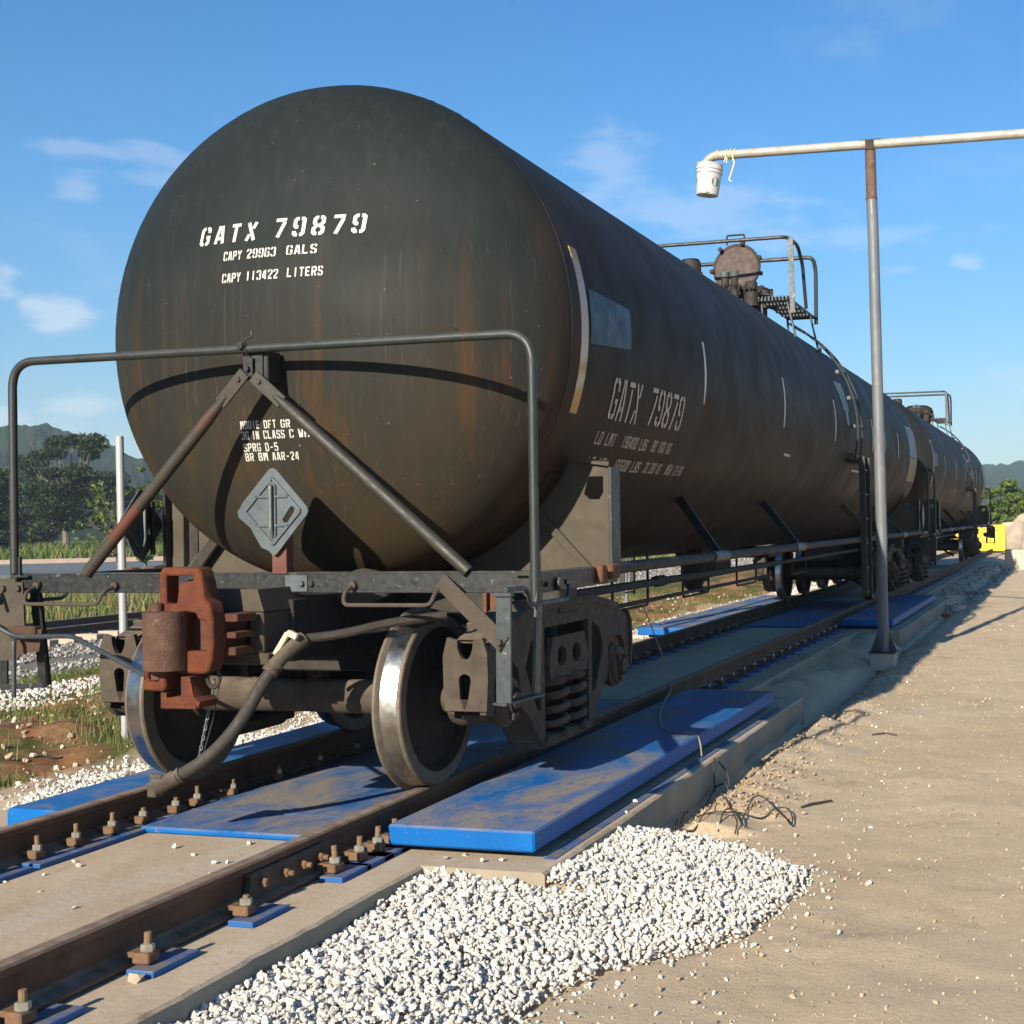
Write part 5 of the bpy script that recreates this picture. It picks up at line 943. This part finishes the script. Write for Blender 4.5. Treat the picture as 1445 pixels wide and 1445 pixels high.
wire('wire', gz([(1.80,1.11),(1.84,.94),(1.91,.86),(1.97,.88),(1.99,1.01),(1.98,1.19),(1.97,1.42),(2.02,1.39),(2.11,1.22),(2.2,.98),(2.22,.85)], [.03,.03,.04,.04,.03,.03,.04,.04,.03,.03,.03]), .0045, M_WIRE, 'black wire in wide loops lying over the edge of the gravel heap', 'wire', 'black wires')
wire('wire', gz([(1.9,1.21),(2.02,1.12),(2.1,1.14),(2.16,1.23),(2.28,1.27),(2.33,1.4),(2.40,1.44),(2.46,1.3),(2.49,1.13),(2.44,1.22),(2.33,1.4),(2.23,1.54),(2.19,1.47),(2.18,1.27),(2.21,1.06)], [.02,.02,.03,.03,.02,.03,.04,.03,.02,.03,.04,.05,.05,.03,.02]), .0045, M_WIRE, 'longest black wire, curling out over the bare dirt', 'wire', 'black wires')
wire('wire', gz([(2.11,.89),(2.09,1.1),(2.13,1.17),(2.2,1.07),(2.24,.97),(2.27,.96)], [.03,.04,.05,.03,.02,.02]), .0045, M_WIRE, 'short black wire arch at the top edge of the gravel heap', 'wire', 'black wires')
wire('wire', [(1.80,2.0,-.40),(1.80,1.98,-.25),(1.81,1.97,-.17),(1.87,1.95,-.22),(1.91,1.90,-.25),(1.93,1.88,-.33),(1.94,1.82,-.40),(1.92,1.86,-.32),(1.86,1.9,-.33),(1.82,1.93,-.36),(1.83,1.7,-.40),(1.86,1.55,-.41)], .0055, M_WIRE, 'black wire standing up in a square loop beside the concrete wall', 'wire', 'black wires')
wire('cable', [(.62,4.12,.75),(.73,4.25,.35),(.80,4.37,.01),(.95,3.7,-.035),(1.15,2.9,-.04),(1.38,2.28,-.04),(1.62,2.14,-.04),(1.668,2.12,-.09),(1.69,2.08,-.18)], .0055, M_PALEROD, 'thin pale cable hanging from the brake pipe down onto the blue deck', 'cable')
b = MB(); b.tube(gz([(2.44,1.69),(2.48,1.78),(2.59,1.93)], [.01,.014,.01]), .008, 6); tag(b.build('steel_rod', M_WIRE), 'short dark iron rod lying on the dirt beyond the wires', 'rod')
b = MB(); b.tube(gz([(2.47,4.6),(2.56,4.75),(2.66,4.68)], [.008,.010,.008]), .007, 6); tag(b.build('dry_twig', M_BARKD), 'small dry twig on the dirt to the right of the front decks', 'twig')
# odds and ends beside the second deck
b = MB(); z = ground_h(1.98, 19.4); b.lathe([(0,0),(0,.13),(.10,.17),(.115,.18),(.115,.165),(.02,.125),(.02,0)], (1.98,19.4,z), (0,.1,1), 24); tag(b.build('basin', M_BUCK), 'shallow white basin lying on the ground beside the second deck', 'basin')
b = MB(); rr = random.Random(3); b.lathe([(0,.14),(.03,.13),(.05,.09),(.055,0)], (1.80,18.6,ground_h(1.8,18.6)), (0,0,1), 14)
for i, v in enumerate(b.v): b.v[i] = (v[0]+rr.gauss(0,.018), v[1]+rr.gauss(0,.018), v[2]+rr.gauss(0,.006))
tag(b.build('rag', M_RED), 'crumpled red rag on the ground next to the white basin', 'rag')
b = MB(); z = ground_h(1.75, 25.2)+.05; b.lathe([(0,.045),(.42,.045),(.42,.038),(0,.038),(0,.045)], (1.55,25.2,z), (1,.25,0), 16); tag(b.build('pipe_offcut', M_PALEROD), 'short grey pipe offcut lying beside the track', 'pipe')
# yellow stop at the end of the train, concrete block, soil bank boulder
yb = thing('buffer_stop', 'bright yellow steel frame standing on the track behind the last tank car', 'buffer stop', (0, 54, 0)); o4 = (0, 54, 0)
b = MB(); b.box((0,54,.46), (2.64,.12,1.16), ch=.02)
b.build('end_plate', M_YEL, yb, 0, off=o4)
for z in (.98, -.06):
    b = MB(); b.box((0,53.92,z), (2.56,.06,.07)); b.build('rib', M_YEL, yb, 0, off=o4)
for x in (-1.27,-.75,.75,1.27):
    b = MB(); b.prism([(54.05,-.18),(55.4,-.18),(55.4,-.05),(54.05,.98)], [], lambda p, q: Vector((x-.05, p, q)), (.1,0,0)); b.build('side_plate', M_YEL, yb, 0, off=o4)
b = MB(); b.box((3.35,41.1,-.10), (2.9,1.0,.72), ch=.01); tag(b.build('concrete_block', M_PALECONC, smooth=0), 'pale concrete block beside the track at the end of the train', 'concrete block')
b = MB(); b.add([(.85+v[0]*.5, 67+v[1]*.5, ground_h(.85,67)+.12+v[2]*.5) for v in IVAR[2]], IF.tolist()); tag(b.build('boulder', M_PEBBLE), 'pale rounded boulder on the soil bank behind the yellow frame', 'boulder')
# ------------------------------------------------------------------ haze
if True:
    b = MB(); b.box((0, 0, 68), (4900, 4900, 142), ch=0); hz = bpy.data.materials.new('haze_air'); hz.use_nodes = True; nt = hz.node_tree; nt.nodes.clear()
    ou = nt.nodes.new('ShaderNodeOutputMaterial'); pv = nt.nodes.new('ShaderNodeVolumePrincipled'); nt.links.new(pv.outputs[0], ou.inputs['Volume']); pv.inputs['Density'].default_value = .00030; pv.inputs['Color'].default_value = (.62,.82,1,1); pv.inputs['Anisotropy'].default_value = 0
    tag(b.build('haze', hz, smooth=0), kind='stuff')
